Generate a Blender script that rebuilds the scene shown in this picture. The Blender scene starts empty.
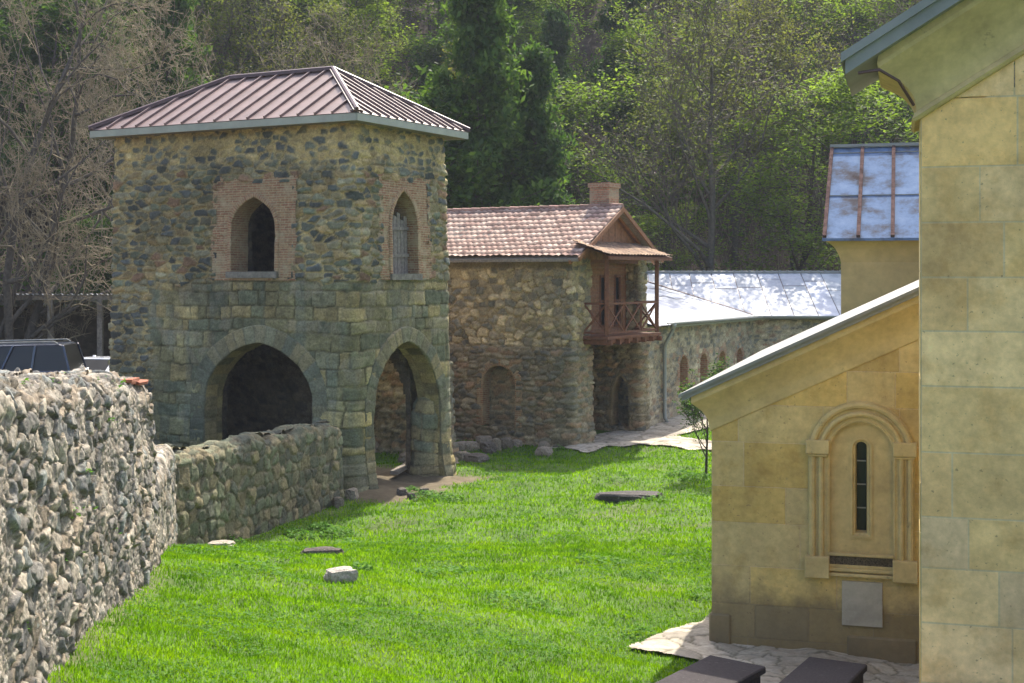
import bpy, bmesh, math, random
import numpy as np
from mathutils import Vector, Matrix
random.seed(7); RNG = np.random.default_rng(7)
sc = bpy.context.scene
COL = sc.collection
HC = 4.95            # camera height above the lawn at the tower
R = math.radians
# ------------------------------------------------------------ camera
cd = bpy.data.cameras.new('camera'); cam = bpy.data.objects.new('camera', cd); COL.objects.link(cam)
cam.location = (0, 0, HC); cam.rotation_euler = (R(90), 0, 0)
cd.sensor_width = 36; cd.lens = 48.0; cd.shift_y = -0.065; cd.clip_end = 2000; cd.clip_start = 0.1
sc.camera = cam
# ------------------------------------------------------------ sky and sun
SUN_AZ, SUN_EL = R(15), R(51)          # azimuth to the right of the view direction (+Y)
w = bpy.data.worlds.new('World'); sc.world = w; w.use_nodes = True
nt = w.node_tree; bg = nt.nodes['Background']
sky = nt.nodes.new('ShaderNodeTexSky'); sky.sky_type = 'NISHITA'; sky.sun_disc = False
sky.air_density = .75; sky.dust_density = 3.5; sky.ozone_density = .6; sky.sun_elevation = SUN_EL; sky.sun_rotation = SUN_AZ
nt.links.new(sky.outputs[0], bg.inputs[0]); bg.inputs[1].default_value = 0.15
ld = bpy.data.lights.new('sun', 'SUN'); ld.energy = 3.1; ld.angle = R(0.6); ld.color = (1, .93, .82)
sun = bpy.data.objects.new('sun', ld); COL.objects.link(sun)
sdir = Vector((math.sin(SUN_AZ)*math.cos(SUN_EL), math.cos(SUN_AZ)*math.cos(SUN_EL), math.sin(SUN_EL)))
sun.rotation_euler = (-sdir).to_track_quat('-Z', 'Y').to_euler(); sun.location = (0, 0, 60)
sc.view_settings.view_transform = 'Standard'; sc.view_settings.look = 'None'
sc.view_settings.gamma = 1; sc.view_settings.use_curve_mapping = False
sc.view_settings.exposure = 1.6
sc.render.resolution_x = 1024; sc.render.resolution_y = 683
sc.cycles.transparent_max_bounces = 8; sc.cycles.max_bounces = 6

# ------------------------------------------------------------ numpy helpers
def hsh(i, j, s=0.0):
    x = np.sin(i*127.1 + j*311.7 + s*74.7)*43758.5453
    return x - np.floor(x)
def sst(x, a, b):
    t = np.clip((x-a)/(b-a), 0, 1); return t*t*(3-2*t)
def vnoise(x, y, s=0.0):
    xi, yi = np.floor(x), np.floor(y); fx, fy = x-xi, y-yi
    fx = fx*fx*(3-2*fx); fy = fy*fy*(3-2*fy)
    a = hsh(xi, yi, s); b = hsh(xi+1, yi, s); c = hsh(xi, yi+1, s); d = hsh(xi+1, yi+1, s)
    return a+(b-a)*fx+(c-a)*fy+(a-b-c+d)*fx*fy
def fbm(x, y, s=0.0, o=4):
    r = 0; a = .5; t = 0
    for k in range(o):
        r = r + a*vnoise(x*2**k, y*2**k, s+k*3.1); t += a; a *= .5
    return r/t
LOC = {}
def rubble(u, v, su, sv, seed=1.0, jit=.85, warp=.25, p=3.6):
    """irregular stones: edge distance (0 at a joint), two random numbers per stone"""
    U = u/su + warp*(fbm(u/su*.7, v/sv*.7, seed+9)-.5)*2
    V = v/sv + warp*(fbm(u/su*.7+40, v/sv*.7, seed+5)-.5)*2
    row = np.floor(V)
    f1 = np.full(U.shape, 9.0); f2 = np.full(U.shape, 9.0); i1 = np.zeros(U.shape); i2 = np.zeros(U.shape); lx = np.zeros(U.shape); ly = np.zeros(U.shape)
    U = U+(fbm(u*5, v*5, seed+2, 3)-.5)*.5; V = V+(fbm(u*5+9, v*5, seed+4, 3)-.5)*.5
    for dj in (-1, 0, 1):
        r = row+dj; off = hsh(r, r*0+3, seed)
        ui = np.floor(U+off)
        for di in (-1, 0, 1):
            ci = ui+di
            cx = ci+.5+(hsh(ci, r, seed+1)-.5)*jit-off; cy = r+.5+(hsh(ci, r, seed+2)-.5)*jit*.8
            wgt = .8+.45*hsh(ci, r, seed+6)
            d = ((np.abs(U-cx)**p+np.abs(V-cy)**p)**(1/p))*wgt
            m = d < f1
            f2 = np.where(m, f1, np.minimum(f2, d)); i1 = np.where(m, hsh(ci, r, seed+3), i1)
            i2 = np.where(m, hsh(ci, r, seed+4), i2); lx = np.where(m, U-cx, lx); ly = np.where(m, V-cy, ly); f1 = np.where(m, d, f1)
    LOC['xy'] = (lx, ly)
    return (f2-f1), i1, i2
def ashlar(u, v, hmin, hmax, wmin, wmax, seed=1):
    rg = np.random.default_rng(seed)
    vs = [v.min()-1.0]
    while vs[-1] < v.max()+1: vs.append(vs[-1]+rg.uniform(hmin, hmax))
    vs = np.array(vs); row = np.clip(np.searchsorted(vs, v)-1, 0, len(vs)-2)
    e = np.minimum(v-vs[row], vs[row+1]-v); i1 = np.zeros(u.shape); i2 = np.zeros(u.shape)
    for k in np.unique(row):
        m = row == k; us = [u.min()-rg.uniform(.2, 2)]
        while us[-1] < u.max()+1: us.append(us[-1]+rg.uniform(wmin, wmax))
        us = np.array(us); c = np.clip(np.searchsorted(us, u[m])-1, 0, len(us)-2)
        e[m] = np.minimum(e[m], np.minimum(u[m]-us[c], us[c+1]-u[m]))
        i1[m] = hsh(c.astype(float), k+0.0, seed+.5); i2[m] = hsh(c.astype(float), k+0.0, seed+7.5)
    return e, i1, i2
def pal(ids, colours):
    c = np.array(colours); n = len(c); k = np.clip((ids*n).astype(int), 0, n-1); return c[k]
def mixc(a, b, t): return a+(b-a)*t[..., None]
def inpoly(x, y, poly):
    r = np.zeros(x.shape, bool); n = len(poly); j = n-1
    for i in range(n):
        xi, yi = poly[i]; xj, yj = poly[j]
        if yi != yj:
            c = ((yi > y) != (yj > y)) & (x < (xj-xi)*(y-yi)/(yj-yi)+xi); r ^= c
        j = i
    return r

# ------------------------------------------------------------ object helpers
def tag(o, label=None, cat=None, group=None, kind=None):
    if label: o['label'] = label
    if cat: o['category'] = cat
    if group: o['group'] = group
    if kind: o['kind'] = kind
    return o
def empty(name, loc=(0, 0, 0), rz=0.0, label=None, cat=None, group=None):
    o = bpy.data.objects.new(name, None); COL.objects.link(o); o.location = loc; o.rotation_euler = (0, 0, rz)
    o.empty_display_size = .3
    return tag(o, label, cat, group)
def link(name, me, mat=None, parent=None):
    o = bpy.data.objects.new(name, me); COL.objects.link(o)
    if mat is not None:
        for m in (mat if isinstance(mat, (list, tuple)) else [mat]): me.materials.append(m)
    if parent is not None: o.parent = parent
    return o
def mesh_np(name, v, f, mat=None, parent=None, col=None, uv=None, smooth=True):
    """v (N,3); f (M,k) integer array (all faces with k corners)"""
    me = bpy.data.meshes.new(name); v = np.asarray(v, float); f = np.asarray(f, np.int32)
    k = f.shape[1]; me.vertices.add(len(v)); me.vertices.foreach_set('co', v.ravel())
    me.loops.add(f.size); me.loops.foreach_set('vertex_index', f.ravel())
    me.polygons.add(len(f)); me.polygons.foreach_set('loop_start', np.arange(0, f.size, k, dtype=np.int32))
    me.polygons.foreach_set('loop_total', np.full(len(f), k, np.int32))
    me.update(calc_edges=True)
    if smooth: me.polygons.foreach_set('use_smooth', np.ones(len(f), bool))
    if col is not None:
        a = me.color_attributes.new('Col', 'FLOAT_COLOR', 'POINT')
        a.data.foreach_set('color', np.c_[np.asarray(col).reshape(-1, 3), np.ones(len(v))].ravel())
    if uv is not None:
        l = me.uv_layers.new(name='UVMap'); l.data.foreach_set('uv', np.asarray(uv)[f.ravel()].ravel())
    return link(name, me, mat, parent)
class MB:
    """collects simple shapes into one mesh"""
    def __init__(s): s.v = []; s.f = []; s.c = []; s.col = (1, 1, 1)
    def add(s, vs, fs):
        b = len(s.v); s.v += [tuple(p) for p in vs]; s.f += [tuple(b+i for i in f) for f in fs]; s.c += [s.col]*len(vs)
        return s
    def box(s, a, b, M=None):
        (x0, y0, z0), (x1, y1, z1) = a, b
        vs = [(x0, y0, z0), (x1, y0, z0), (x1, y1, z0), (x0, y1, z0), (x0, y0, z1), (x1, y0, z1), (x1, y1, z1), (x0, y1, z1)]
        if M is not None: vs = [M @ Vector(p) for p in vs]
        return s.add(vs, [(0, 3, 2, 1), (4, 5, 6, 7), (0, 1, 5, 4), (1, 2, 6, 5), (2, 3, 7, 6), (3, 0, 4, 7)])
    def bar(s, p, q, wd, ht, up=(0, 0, 1)):
        """rectangular bar from p to q (wd across, ht along up)"""
        p, q = Vector(p), Vector(q); d = (q-p).normalized(); u = Vector(up)
        a = d.cross(u)
        if a.length < 1e-4: a = Vector((1, 0, 0))
        a.normalize(); u = a.cross(d).normalized(); a *= wd/2; u *= ht/2
        vs = [p-a-u, p+a-u, p+a+u, p-a+u, q-a-u, q+a-u, q+a+u, q-a+u]
        return s.add(vs, [(3, 2, 1, 0), (4, 5, 6, 7), (0, 1, 5, 4), (1, 2, 6, 5), (2, 3, 7, 6), (3, 0, 4, 7)])
    def tube(s, pts, r, n=8, r2=None, cap=True):
        pts = [Vector(p) for p in pts]; m = len(pts); rs = [r+(r2-r)*i/(m-1) if r2 is not None else r for i in range(m)]
        b = len(s.v); vs = []; prev = None
        for i, p in enumerate(pts):
            d = (pts[min(i+1, m-1)]-pts[max(i-1, 0)]).normalized()
            a = prev if prev is not None else (Vector((0, 0, 1)) if abs(d.z) < .9 else Vector((1, 0, 0)))
            a = (a-d*a.dot(d)).normalized(); prev = a; c = d.cross(a)
            for k in range(n):
                t = 2*math.pi*k/n; vs.append(p+a*math.cos(t)*rs[i]+c*math.sin(t)*rs[i])
        fs = [(i*n+k, i*n+(k+1) % n, (i+1)*n+(k+1) % n, (i+1)*n+k) for i in range(m-1) for k in range(n)]
        if cap: fs += [tuple(range(n-1, -1, -1)), tuple((m-1)*n+k for k in range(n))]
        return s.add(vs, fs)
    def prism(s, poly, f0, f1):
        """poly 2-D points, f0/f1 map them to the two end faces"""
        n = len(poly); vs = [f0(*p) for p in poly]+[f1(*p) for p in poly]
        return s.add(vs, [tuple(range(n-1, -1, -1)), tuple(range(n, 2*n))]+[(i, (i+1) % n, n+(i+1) % n, n+i) for i in range(n)])
    def build(s, name, mat=None, parent=None, bevel=0, smooth=False, fix=True):
        me = bpy.data.meshes.new(name); me.from_pydata(s.v, [], s.f)
        if any(c != (1, 1, 1) for c in s.c):
            a = me.color_attributes.new('Col', 'FLOAT_COLOR', 'POINT')
            a.data.foreach_set('color', np.c_[np.array(s.c), np.ones(len(s.v))].ravel())
        if fix or bevel:
            bm = bmesh.new(); bm.from_mesh(me)
            if fix: bmesh.ops.recalc_face_normals(bm, faces=bm.faces)
            if bevel: bmesh.ops.bevel(bm, geom=[e for e in bm.edges if len(e.link_faces) == 2 and e.calc_face_angle(0) > .6], offset=bevel, segments=1, affect='EDGES')
            bm.to_mesh(me); bm.free()
        me.update()
        if smooth: me.polygons.foreach_set('use_smooth', np.ones(len(me.polygons), bool))
        return link(name, me, mat, parent)

# ------------------------------------------------------------ materials
def newmat(name):
    m = bpy.data.materials.new(name); m.use_nodes = True; t = m.node_tree
    b = t.nodes['Principled BSDF']; b.inputs['Specular IOR Level'].default_value = .25
    return m, t, b
def N(t, typ, **kw):
    n = t.nodes.new(typ)
    for k, v in kw.items():
        if k.startswith('_'): setattr(n, k[1:], v)
        else: n.inputs[k.replace('0', ' ')].default_value = v
    return n
def L(t, a, b): t.links.new(a, b)
def ramp(t, fac, stops, interp='LINEAR'):
    r = t.nodes.new('ShaderNodeValToRGB'); e = r.color_ramp.elements; r.color_ramp.interpolation = interp
    while len(e) < len(stops): e.new(.5)
    for x, (p, c) in zip(e, stops): x.position = p; x.color = (*c, 1) if len(c) == 3 else c
    L(t, fac, r.inputs[0]); return r.outputs[0]
def mix(t, a, b, fac, mode='MIX'):
    m = t.nodes.new('ShaderNodeMix'); m.data_type = 'RGBA'; m.blend_type = mode
    for s, v in ((m.inputs[0], fac), (m.inputs[6], a), (m.inputs[7], b)):
        if hasattr(v, 'links') or hasattr(v, 'is_linked'): L(t, v, s)
        elif isinstance(v, (int, float)): s.default_value = v
        else: s.default_value = (*v, 1)
    return m.outputs[2]
def objco(t):
    return t.nodes.new('ShaderNodeTexCoord').outputs['Object']
def stone_mat(name, base=None, vary=.5, fine=22, bump=.5, rough=.95, lichen=None, dist=.02, stain=None, spots=None):
    m, t, b = newmat(name); co = objco(t)
    if base is None:
        a = t.nodes.new('ShaderNodeAttribute'); a.attribute_name = 'Col'; c = a.outputs['Color']
    else: c = (*base,)
    n1 = N(t, 'ShaderNodeTexNoise', Scale=fine, Detail=6, Roughness=.65); L(t, co, n1.inputs['Vector'])
    n2 = N(t, 'ShaderNodeTexNoise', Scale=1.7, Detail=4, Roughness=.6); L(t, co, n2.inputs['Vector'])
    v = ramp(t, n1.outputs[0], [(.25, (1-vary,)*3), (.75, (1+vary*.75,)*3)])
    c = mix(t, c, v, 1.0, 'MULTIPLY')
    v2 = ramp(t, n2.outputs[0], [(.3, (.78, .76, .74)), (.7, (1.15, 1.13, 1.1))])
    c = mix(t, c, v2, 1.0, 'MULTIPLY')
    if lichen:
        n3 = N(t, 'ShaderNodeTexNoise', Scale=lichen[1], Detail=8, Roughness=.75); L(t, co, n3.inputs['Vector'])
        f = ramp(t, n3.outputs[0], [(lichen[2], (0, 0, 0)), (lichen[2]+.08, (1, 1, 1))])
        c = mix(t, c, lichen[0], f)
    if spots:
        n5 = N(t, 'ShaderNodeTexNoise', Scale=26, Detail=3, Roughness=.5); L(t, co, n5.inputs['Vector'])
        c = mix(t, c, spots, ramp(t, n5.outputs[0], [(.66, (0, 0, 0)), (.72, (.7, .7, .7))]))
        n6 = N(t, 'ShaderNodeTexNoise', Scale=2.6, Detail=9, Roughness=.72); L(t, co, n6.inputs['Vector']); c = mix(t, c, ramp(t, n6.outputs[0], [(.36, (.88, .83, .75)), (.5, (1, 1, 1)), (.66, (1.06, 1.06, 1.07))]), 1.0, 'MULTIPLY')
    if stain:   # damp, dirty foot of the wall with a ragged upper edge: (colour, height, ragged)
        s = t.nodes.new('ShaderNodeSeparateXYZ'); L(t, co, s.inputs[0])
        n4 = N(t, 'ShaderNodeTexNoise', Scale=2.2, Detail=6, Roughness=.65); L(t, co, n4.inputs['Vector'])
        ma = N(t, 'ShaderNodeMath', _operation='MULTIPLY_ADD'); L(t, n4.outputs[0], ma.inputs[0]); ma.inputs[1].default_value = -stain[2]
        L(t, s.outputs[2], ma.inputs[2])
        f = ramp(t, ma.outputs[0], [(0, (1, 1, 1)), (1, (0, 0, 0))]); 
        mr = N(t, 'ShaderNodeMapRange'); L(t, ma.outputs[0], mr.inputs[0])
        mr.inputs[1].default_value = stain[1]-.3; mr.inputs[2].default_value = stain[1]+.06; mr.inputs[3].default_value = .72; mr.inputs[4].default_value = 0
        c = mix(t, c, stain[0], mr.outputs[0])
    L(t, c, b.inputs['Base Color']); b.inputs['Roughness'].default_value = rough
    bn = N(t, 'ShaderNodeTexNoise', Scale=fine*1.3, Detail=7, Roughness=.7); L(t, co, bn.inputs['Vector'])
    bp = N(t, 'ShaderNodeBump', Strength=bump, Distance=dist); L(t, bn.outputs[0], bp.inputs['Height']); L(t, bp.outputs[0], b.inputs['Normal'])
    return m
M = {}
M['stone'] = stone_mat('rubble_stone', bump=.85, dist=.035, lichen=((.16, .17, .12), 5, .68))
M['stone_near'] = stone_mat('near_rubble_stone', fine=30, bump=.9, lichen=((.42, .41, .36), 9, .60), vary=.6)
M['church'] = stone_mat('church_limestone', vary=.22, fine=11, bump=.5, dist=.01, spots=(.30, .2, .10), lichen=((.33, .27, .13), 3.2, .64), stain=((.15, .12, .08), 1.02, 1.1))
M['church_trim'] = stone_mat('church_trim_stone', base=(.57, .45, .215), vary=.18, fine=12, bump=.3, dist=.008, lichen=((.25, .2, .1), 4, .62))
M['church_far'] = stone_mat('far_church_render', base=(.60, .43, .19), vary=.12, fine=4, bump=.2)
M['carved'] = stone_mat('carved_band', base=(.16, .13, .09), vary=.9, fine=60, bump=1, dist=.01)
M['plaque'] = stone_mat('grey_plaque', base=(.44, .41, .34), vary=.15, fine=14, bump=.1)
M['tomb'] = stone_mat('dark_tomb_slab', base=(.05, .044, .046), vary=.5, lichen=((.13, .12, .11), 14, .6), fine=40, bump=.4, dist=.006)
M['earth'] = stone_mat('bare_earth', base=(.14, .10, .07), vary=.5, fine=12, bump=1, dist=.05)
def brick_mat(name, c1, c2, mortar, wd=.24, ht=.058, bumpd=.02):
    m, t, b = newmat(name); uv = N(t, 'ShaderNodeUVMap')
    br = t.nodes.new('ShaderNodeTexBrick'); L(t, uv.outputs[0], br.inputs['Vector'])
    br.inputs['Color1'].default_value = (*c1, 1); br.inputs['Color2'].default_value = (*c2, 1); br.inputs['Mortar'].default_value = (*mortar, 1)
    br.inputs['Scale'].default_value = 1; br.inputs['Brick Width'].default_value = wd; br.inputs['Row Height'].default_value = ht
    br.inputs['Mortar Size'].default_value = .011; br.inputs['Mortar Smooth'].default_value = .3; br.inputs['Bias'].default_value = -.1
    co = objco(t); n = N(t, 'ShaderNodeTexNoise', Scale=14, Detail=5, Roughness=.7); L(t, co, n.inputs['Vector'])
    v = ramp(t, n.outputs[0], [(.3, (.6, .6, .6)), (.7, (1.25, 1.2, 1.15))]); c = mix(t, br.outputs[0], v, 1.0, 'MULTIPLY')
    n2 = N(t, 'ShaderNodeTexNoise', Scale=2.4, Detail=5, Roughness=.65); L(t, co, n2.inputs['Vector'])
    f = ramp(t, n2.outputs[0], [(.5, (0, 0, 0)), (.68, (1, 1, 1))]); c = mix(t, c, mortar, f)
    L(t, c, b.inputs['Base Color']); b.inputs['Roughness'].default_value = .95
    h = mix(t, br.outputs[1], n.outputs[0], .4); inv = N(t, 'ShaderNodeInvert'); L(t, br.outputs[1], inv.inputs[1])
    h2 = mix(t, inv.outputs[0], n.outputs[0], .35)
    bp = N(t, 'ShaderNodeBump', Strength=.9, Distance=bumpd); L(t, h2, bp.inputs['Height']); L(t, bp.outputs[0], b.inputs['Normal'])
    return m
M['brick'] = brick_mat('old_brick', (.30, .15, .085), (.38, .25, .14), (.40, .32, .19))
M['brick_red'] = brick_mat('red_brick', (.34, .17, .11), (.40, .23, .15), (.36, .30, .2), .2, .07)
def plain(name, c, rough=.6, metal=0.0, vary=.25, scale=8, bump=.15, spec=.4, dist=.01):
    m, t, b = newmat(name); co = objco(t); n = N(t, 'ShaderNodeTexNoise', Scale=scale, Detail=5, Roughness=.6); L(t, co, n.inputs['Vector'])
    v = ramp(t, n.outputs[0], [(.3, (1-vary,)*3), (.7, (1+vary*.6,)*3)]); L(t, mix(t, (*c,), v, 1.0, 'MULTIPLY'), b.inputs['Base Color'])
    b.inputs['Roughness'].default_value = rough; b.inputs['Metallic'].default_value = metal; b.inputs['Specular IOR Level'].default_value = spec
    if bump:
        bp = N(t, 'ShaderNodeBump', Strength=bump, Distance=dist); L(t, n.outputs[0], bp.inputs['Height']); L(t, bp.outputs[0], b.inputs['Normal'])
    return m
M['roofpaint'] = plain('brown_roof_sheet', (.19, .125, .108), .5, 0, .3, 2.2, .15, .4)
M['roofdark'] = plain('dark_ridge_flashing', (.09, .045, .042), .45, 0, .2, 4, .1, .5)
M['fascia'] = plain('pale_green_fascia', (.32, .33, .26), .6, 0, .15, 3)
M['wood'] = plain('red_brown_wood', (.17, .065, .032), .7, 0, .35, 12, .3)
M['woodl'] = plain('light_brown_boards', (.26, .12, .055), .7, 0, .35, 10, .3)
M['greywood'] = plain('weathered_grey_wood', (.24, .21, .17), .85, 0, .4, 14, .4, .15)
M['zinc'] = plain('zinc_flashing', (.24, .245, .225), .75, 0, .15, 3, .1)
M['pipe'] = plain('grey_downpipe', (.27, .28, .25), .5, .3, .15, 5, .1)
M['dark'] = plain('dark_interior', (.012, .011, .010), .9, 0, .1)
M['glass'] = plain('dark_window_glass', (.012, .012, .012), .3, 0, .1, 3, 0, .4)
M['inner_shade'] = plain('shade_dark_inner_wall', (.085, .07, .052), .95, 0, .5, 4, .8, .2, .06)  # indoor shade put into the colour of floor, ceiling and shed back
M['sill'] = plain('sill_stone', (.2, .18, .14), .9, 0, .4, 10, .6)
M['iron'] = plain('pale_iron_bar', (.3, .28, .24), .7)
# ------------------------------------------------------------ masonry surfaces
def gsm(a, sig, closed):
    if sig < .3: return a
    k = int(sig*3)+1; x = np.arange(-k, k+1); g = np.exp(-x*x/(2*sig*sig)); g /= g.sum()
    p = np.concatenate([a[-k:], a, a[:k]]) if closed else np.concatenate([2*a[0]-a[1:k+1][::-1], a, 2*a[-1]-a[-k-1:-1][::-1]])
    return np.convolve(p, g, 'valid')
def sweep(name, path, profile, z0, z1, res, pattern, amp, mat, parent=None, closed=False, rad=.05, mask=None, prad=.03, wob=0.0, smooth=True):
    """masonry skin: plan path (outside on its right hand), profile of (outward, height fraction); z0/z1 numbers or functions of u"""
    P = [np.array(p, float) for p in path]
    if closed: P = P+[P[0]]
    seg = [np.linalg.norm(P[i+1]-P[i]) for i in range(len(P)-1)]; tot = sum(seg); n = max(4, int(round(tot/res)))
    u = np.linspace(0, tot, n, endpoint=False) if closed else np.linspace(0, tot, n+1)
    cum = np.concatenate([[0], np.cumsum(seg)])
    X = np.interp(u, cum, [p[0] for p in P]); Y = np.interp(u, cum, [p[1] for p in P])
    X = gsm(X, rad/res, closed); Y = gsm(Y, rad/res, closed)
    if closed: tx = np.roll(X, -1)-np.roll(X, 1); ty = np.roll(Y, -1)-np.roll(Y, 1)
    else: tx = np.gradient(X); ty = np.gradient(Y)
    l = np.hypot(tx, ty); nx, ny = ty/l, -tx/l
    nx = gsm(nx, rad/res, closed); ny = gsm(ny, rad/res, closed); l = np.hypot(nx, ny); nx /= l; ny /= l
    Z0 = z0(u) if callable(z0) else np.full(u.shape, float(z0)); Z1 = z1(u) if callable(z1) else np.full(u.shape, float(z1))
    H = float((Z1-Z0).mean()); pr = np.array(profile, float); ps = np.concatenate([[0], np.cumsum(np.hypot(np.diff(pr[:, 0]), np.diff(pr[:, 1])*H))])
    m = max(3, int(round(ps[-1]/res))); s = np.linspace(0, ps[-1], m+1)
    o = np.interp(s, ps, pr[:, 0]); zf = np.interp(s, ps, pr[:, 1])
    o = gsm(o, prad/res, False); zf = gsm(zf, prad/res, False)
    do, dz = np.gradient(o), np.gradient(zf)*H; l = np.hypot(do, dz)+1e-9; po, pz = dz/l, -do/l
    U, S = np.meshgrid(u, s); O = o[:, None]+0*U; ZZ = Z0[None]+zf[:, None]*(Z1-Z0)[None]
    V = ZZ - O
    h, col = pattern(U, V)
    d = h*amp
    if wob: d = d+(fbm(U*.6, V*.6, 77)-.5)*wob
    VX = X[None]+nx[None]*(O+po[:, None]*d); VY = Y[None]+ny[None]*(O+po[:, None]*d); VZ = ZZ+pz[:, None]*d
    nu = len(u); idx = np.arange((m+1)*nu).reshape(m+1, nu)
    if closed: A = idx; B = np.roll(idx, -1, 1)
    else: A = idx[:, :-1]; B = idx[:, 1:]
    f = np.stack([A[:-1], B[:-1], B[1:], A[1:]], -1).reshape(-1, 4)
    if mask is not None:
        uc = (u+res/2)[None]+0*ZZ; uc = uc[:-1, :A.shape[1]].ravel(); zc = ((ZZ[:-1]+ZZ[1:])/2)[:, :A.shape[1]].ravel()
        f = f[~mask(uc, zc)]
    return mesh_np(name, np.stack([VX, VY, VZ], -1).reshape(-1, 3), f, mat, parent, col.reshape(-1, 3), np.stack([U, ZZ], -1).reshape(-1, 2), smooth)
def arch(c, half, z0, zs, za, n=26, point=.3):
    a = np.linspace(0, math.pi/2, n); x = half*np.cos(a); z = zs+(za-zs)*((1-point)*np.sin(a)+point*a/(math.pi/2))
    l = [(c-xx, zz) for xx, zz in zip(x, z)]; r = [(c+xx, zz) for xx, zz in zip(x[::-1][1:], z[::-1][1:])]
    return [(c-half, z0)]+l+r+[(c+half, z0)]
def grow(poly, d):
    p = np.array(poly); t = np.gradient(p, axis=0); t /= np.linalg.norm(t, axis=1)[:, None]+1e-9; return [tuple(q) for q in p+np.c_[-t[:, 1], t[:, 0]]*d]
def surround(name, outline, mapf, depth, width, res, mat, parent, pattern=None, proud=.05, rough=.02, seed=0):
    p = np.array(outline, float); s = np.concatenate([[0], np.cumsum(np.hypot(*np.diff(p, axis=0).T))])
    n = int(s[-1]/res); ss = np.linspace(0, s[-1], n+1); x = np.interp(ss, s, p[:, 0]); z = np.interp(ss, s, p[:, 1])
    tx, tz = np.gradient(x), np.gradient(z); l = np.hypot(tx, tz); nx, nz = gsm(-tz/l, 2, False), gsm(tx/l, 2, False)
    q = np.concatenate([np.arange(-depth, -1e-6, res), np.arange(0, width+1e-6, res), [width+.01]])
    S, Q = np.meshgrid(ss, q); off = np.maximum(Q, 0); oo = np.where(Q < 0, Q+proud, proud); oo[-1] = -.06; 
    h, col = pattern(S, Q) if pattern else (np.zeros(S.shape), np.ones(S.shape+(3,)))
    d = rough*(fbm(S*5, Q*5, seed, 3)-.5)*2 + h
    off = off + np.where(Q < 0, -d, 0); oo = oo + np.where((Q >= 0), d, 0); oo[-1] = -.06
    pts = mapf(x[None]+nx[None]*off, z[None]+nz[None]*off, oo)
    nu = n+1; idx = np.arange(len(q)*nu).reshape(len(q), nu)
    f = np.stack([idx[:-1, :-1], idx[1:, :-1], idx[1:, 1:], idx[:-1, 1:]], -1).reshape(-1, 4)
    uv = np.stack([Q, S], -1).reshape(-1, 2)
    return mesh_np(name, pts.reshape(-1, 3), f, mat, parent, col.reshape(-1, 3), uv)
def panel(name, mapf, a0, a1, z0, z1, res, mat, parent, mask=None, o=0.0, pattern=None, amp=.03):
    a = np.linspace(a0, a1, max(2, int((a1-a0)/res)+1)); z = np.linspace(z0, z1, max(2, int((z1-z0)/res)+1)); A, Z = np.meshgrid(a, z)
    h, col = pattern(A, Z) if pattern else (np.zeros(A.shape), np.full(A.shape+(3,), .3))
    pts = mapf(A, Z, o+h*amp); idx = np.arange(A.size).reshape(A.shape)
    f = np.stack([idx[:-1, :-1], idx[:-1, 1:], idx[1:, 1:], idx[1:, :-1]], -1)
    if mask is not None:
        ac = (A[:-1, :-1]+A[1:, 1:])/2; zc = (Z[:-1, :-1]+Z[1:, 1:])/2; f = f[~mask(ac, zc)]
    return mesh_np(name, pts.reshape(-1, 3), f.reshape(-1, 4), mat, parent, col.reshape(-1, 3), np.stack([A, Z], -1).reshape(-1, 2))
def facemap(O, d, nrm, batter=None):
    def f(a, z, o):
        b = batter(z) if batter else 0
        return np.stack([O[0]+d[0]*a+nrm[0]*(o+b), O[1]+d[1]*a+nrm[1]*(o+b), z+0*a+0*o], -1)
    return f
def stones(e, i1, i2, u, v, colours, mortar, joint=.10, soft=.16, seed=0, flat=.5, tilt=.35, sat=1.12):
    gain = 1.18 if sat > 1 else .92
    colours = [tuple(np.clip(np.mean(c)+(np.array(c)-np.mean(c))*sat, .01, 1)*gain) for c in colours]; mortar = tuple((np.mean(mortar)+(np.array(mortar)-np.mean(mortar))*1.2)*gain)
    lx, ly = LOC.get('xy', (0, 0)) if tilt else (0, 0)
    m = 1-sst(e, joint*.4, joint+soft*.5); c = pal(i1, colours)*(.72+.5*i2)[..., None]
    c = c*(.55+.9*fbm(u*9, v*12, seed+2, 4))[..., None]
    c = mixc(c, np.array(mortar)*(.75+.5*fbm(u*3, v*3, seed+8, 3))[..., None], m*.85)
    c = c*(1-.62*(1-sst(e, 0, .05+.05*fbm(u*3, v*3, seed+12, 2)))*sst(fbm(u*1.7, v*1.7, seed+4, 3), .42, .58))[..., None]  # shadow in the gaps between stones, put into the colour in patches
    h = sst(e, 0, (joint+soft)*.7)*(flat+.7*i2)+(fbm(u*14, v*14, seed, 3)-.5)*.45
    if tilt: h = h+sst(e, 0, .12)*tilt*2*((hsh(i1*91, i2*37, 3)-.5)*lx+(hsh(i1*53, i2*71, 5)-.5)*ly)
    return h, c
def vouss(colours, mortar, ln=.28, seed=0, amp=.02, wr=.45):
    def f(S, Q):
        k = np.floor(S/ln); fr = (S/ln-k)*ln; e = np.minimum(fr, ln-fr); qr = np.floor((Q+.0)/wr); e2 = np.where(Q < 0, (np.minimum((Q/wr-qr), 1-(Q/wr-qr)))*wr, 1)
        k = k+np.where(Q < 0, qr*17+3*0, 0); e = np.minimum(e, e2); i1 = hsh(k, k*0+seed, 1.5); i2 = hsh(k, k*0+seed, 2.5)
        c = pal(i1, colours)*(.75+.5*i2)[..., None]*(.75+.5*fbm(S*8, Q*8, seed, 3))[..., None]; m = 1-sst(e, .004, .025)
        return sst(e, 0, .03)*amp*(.6+.6*i2), mixc(c, np.array(mortar), m*.8)
    return f
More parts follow.
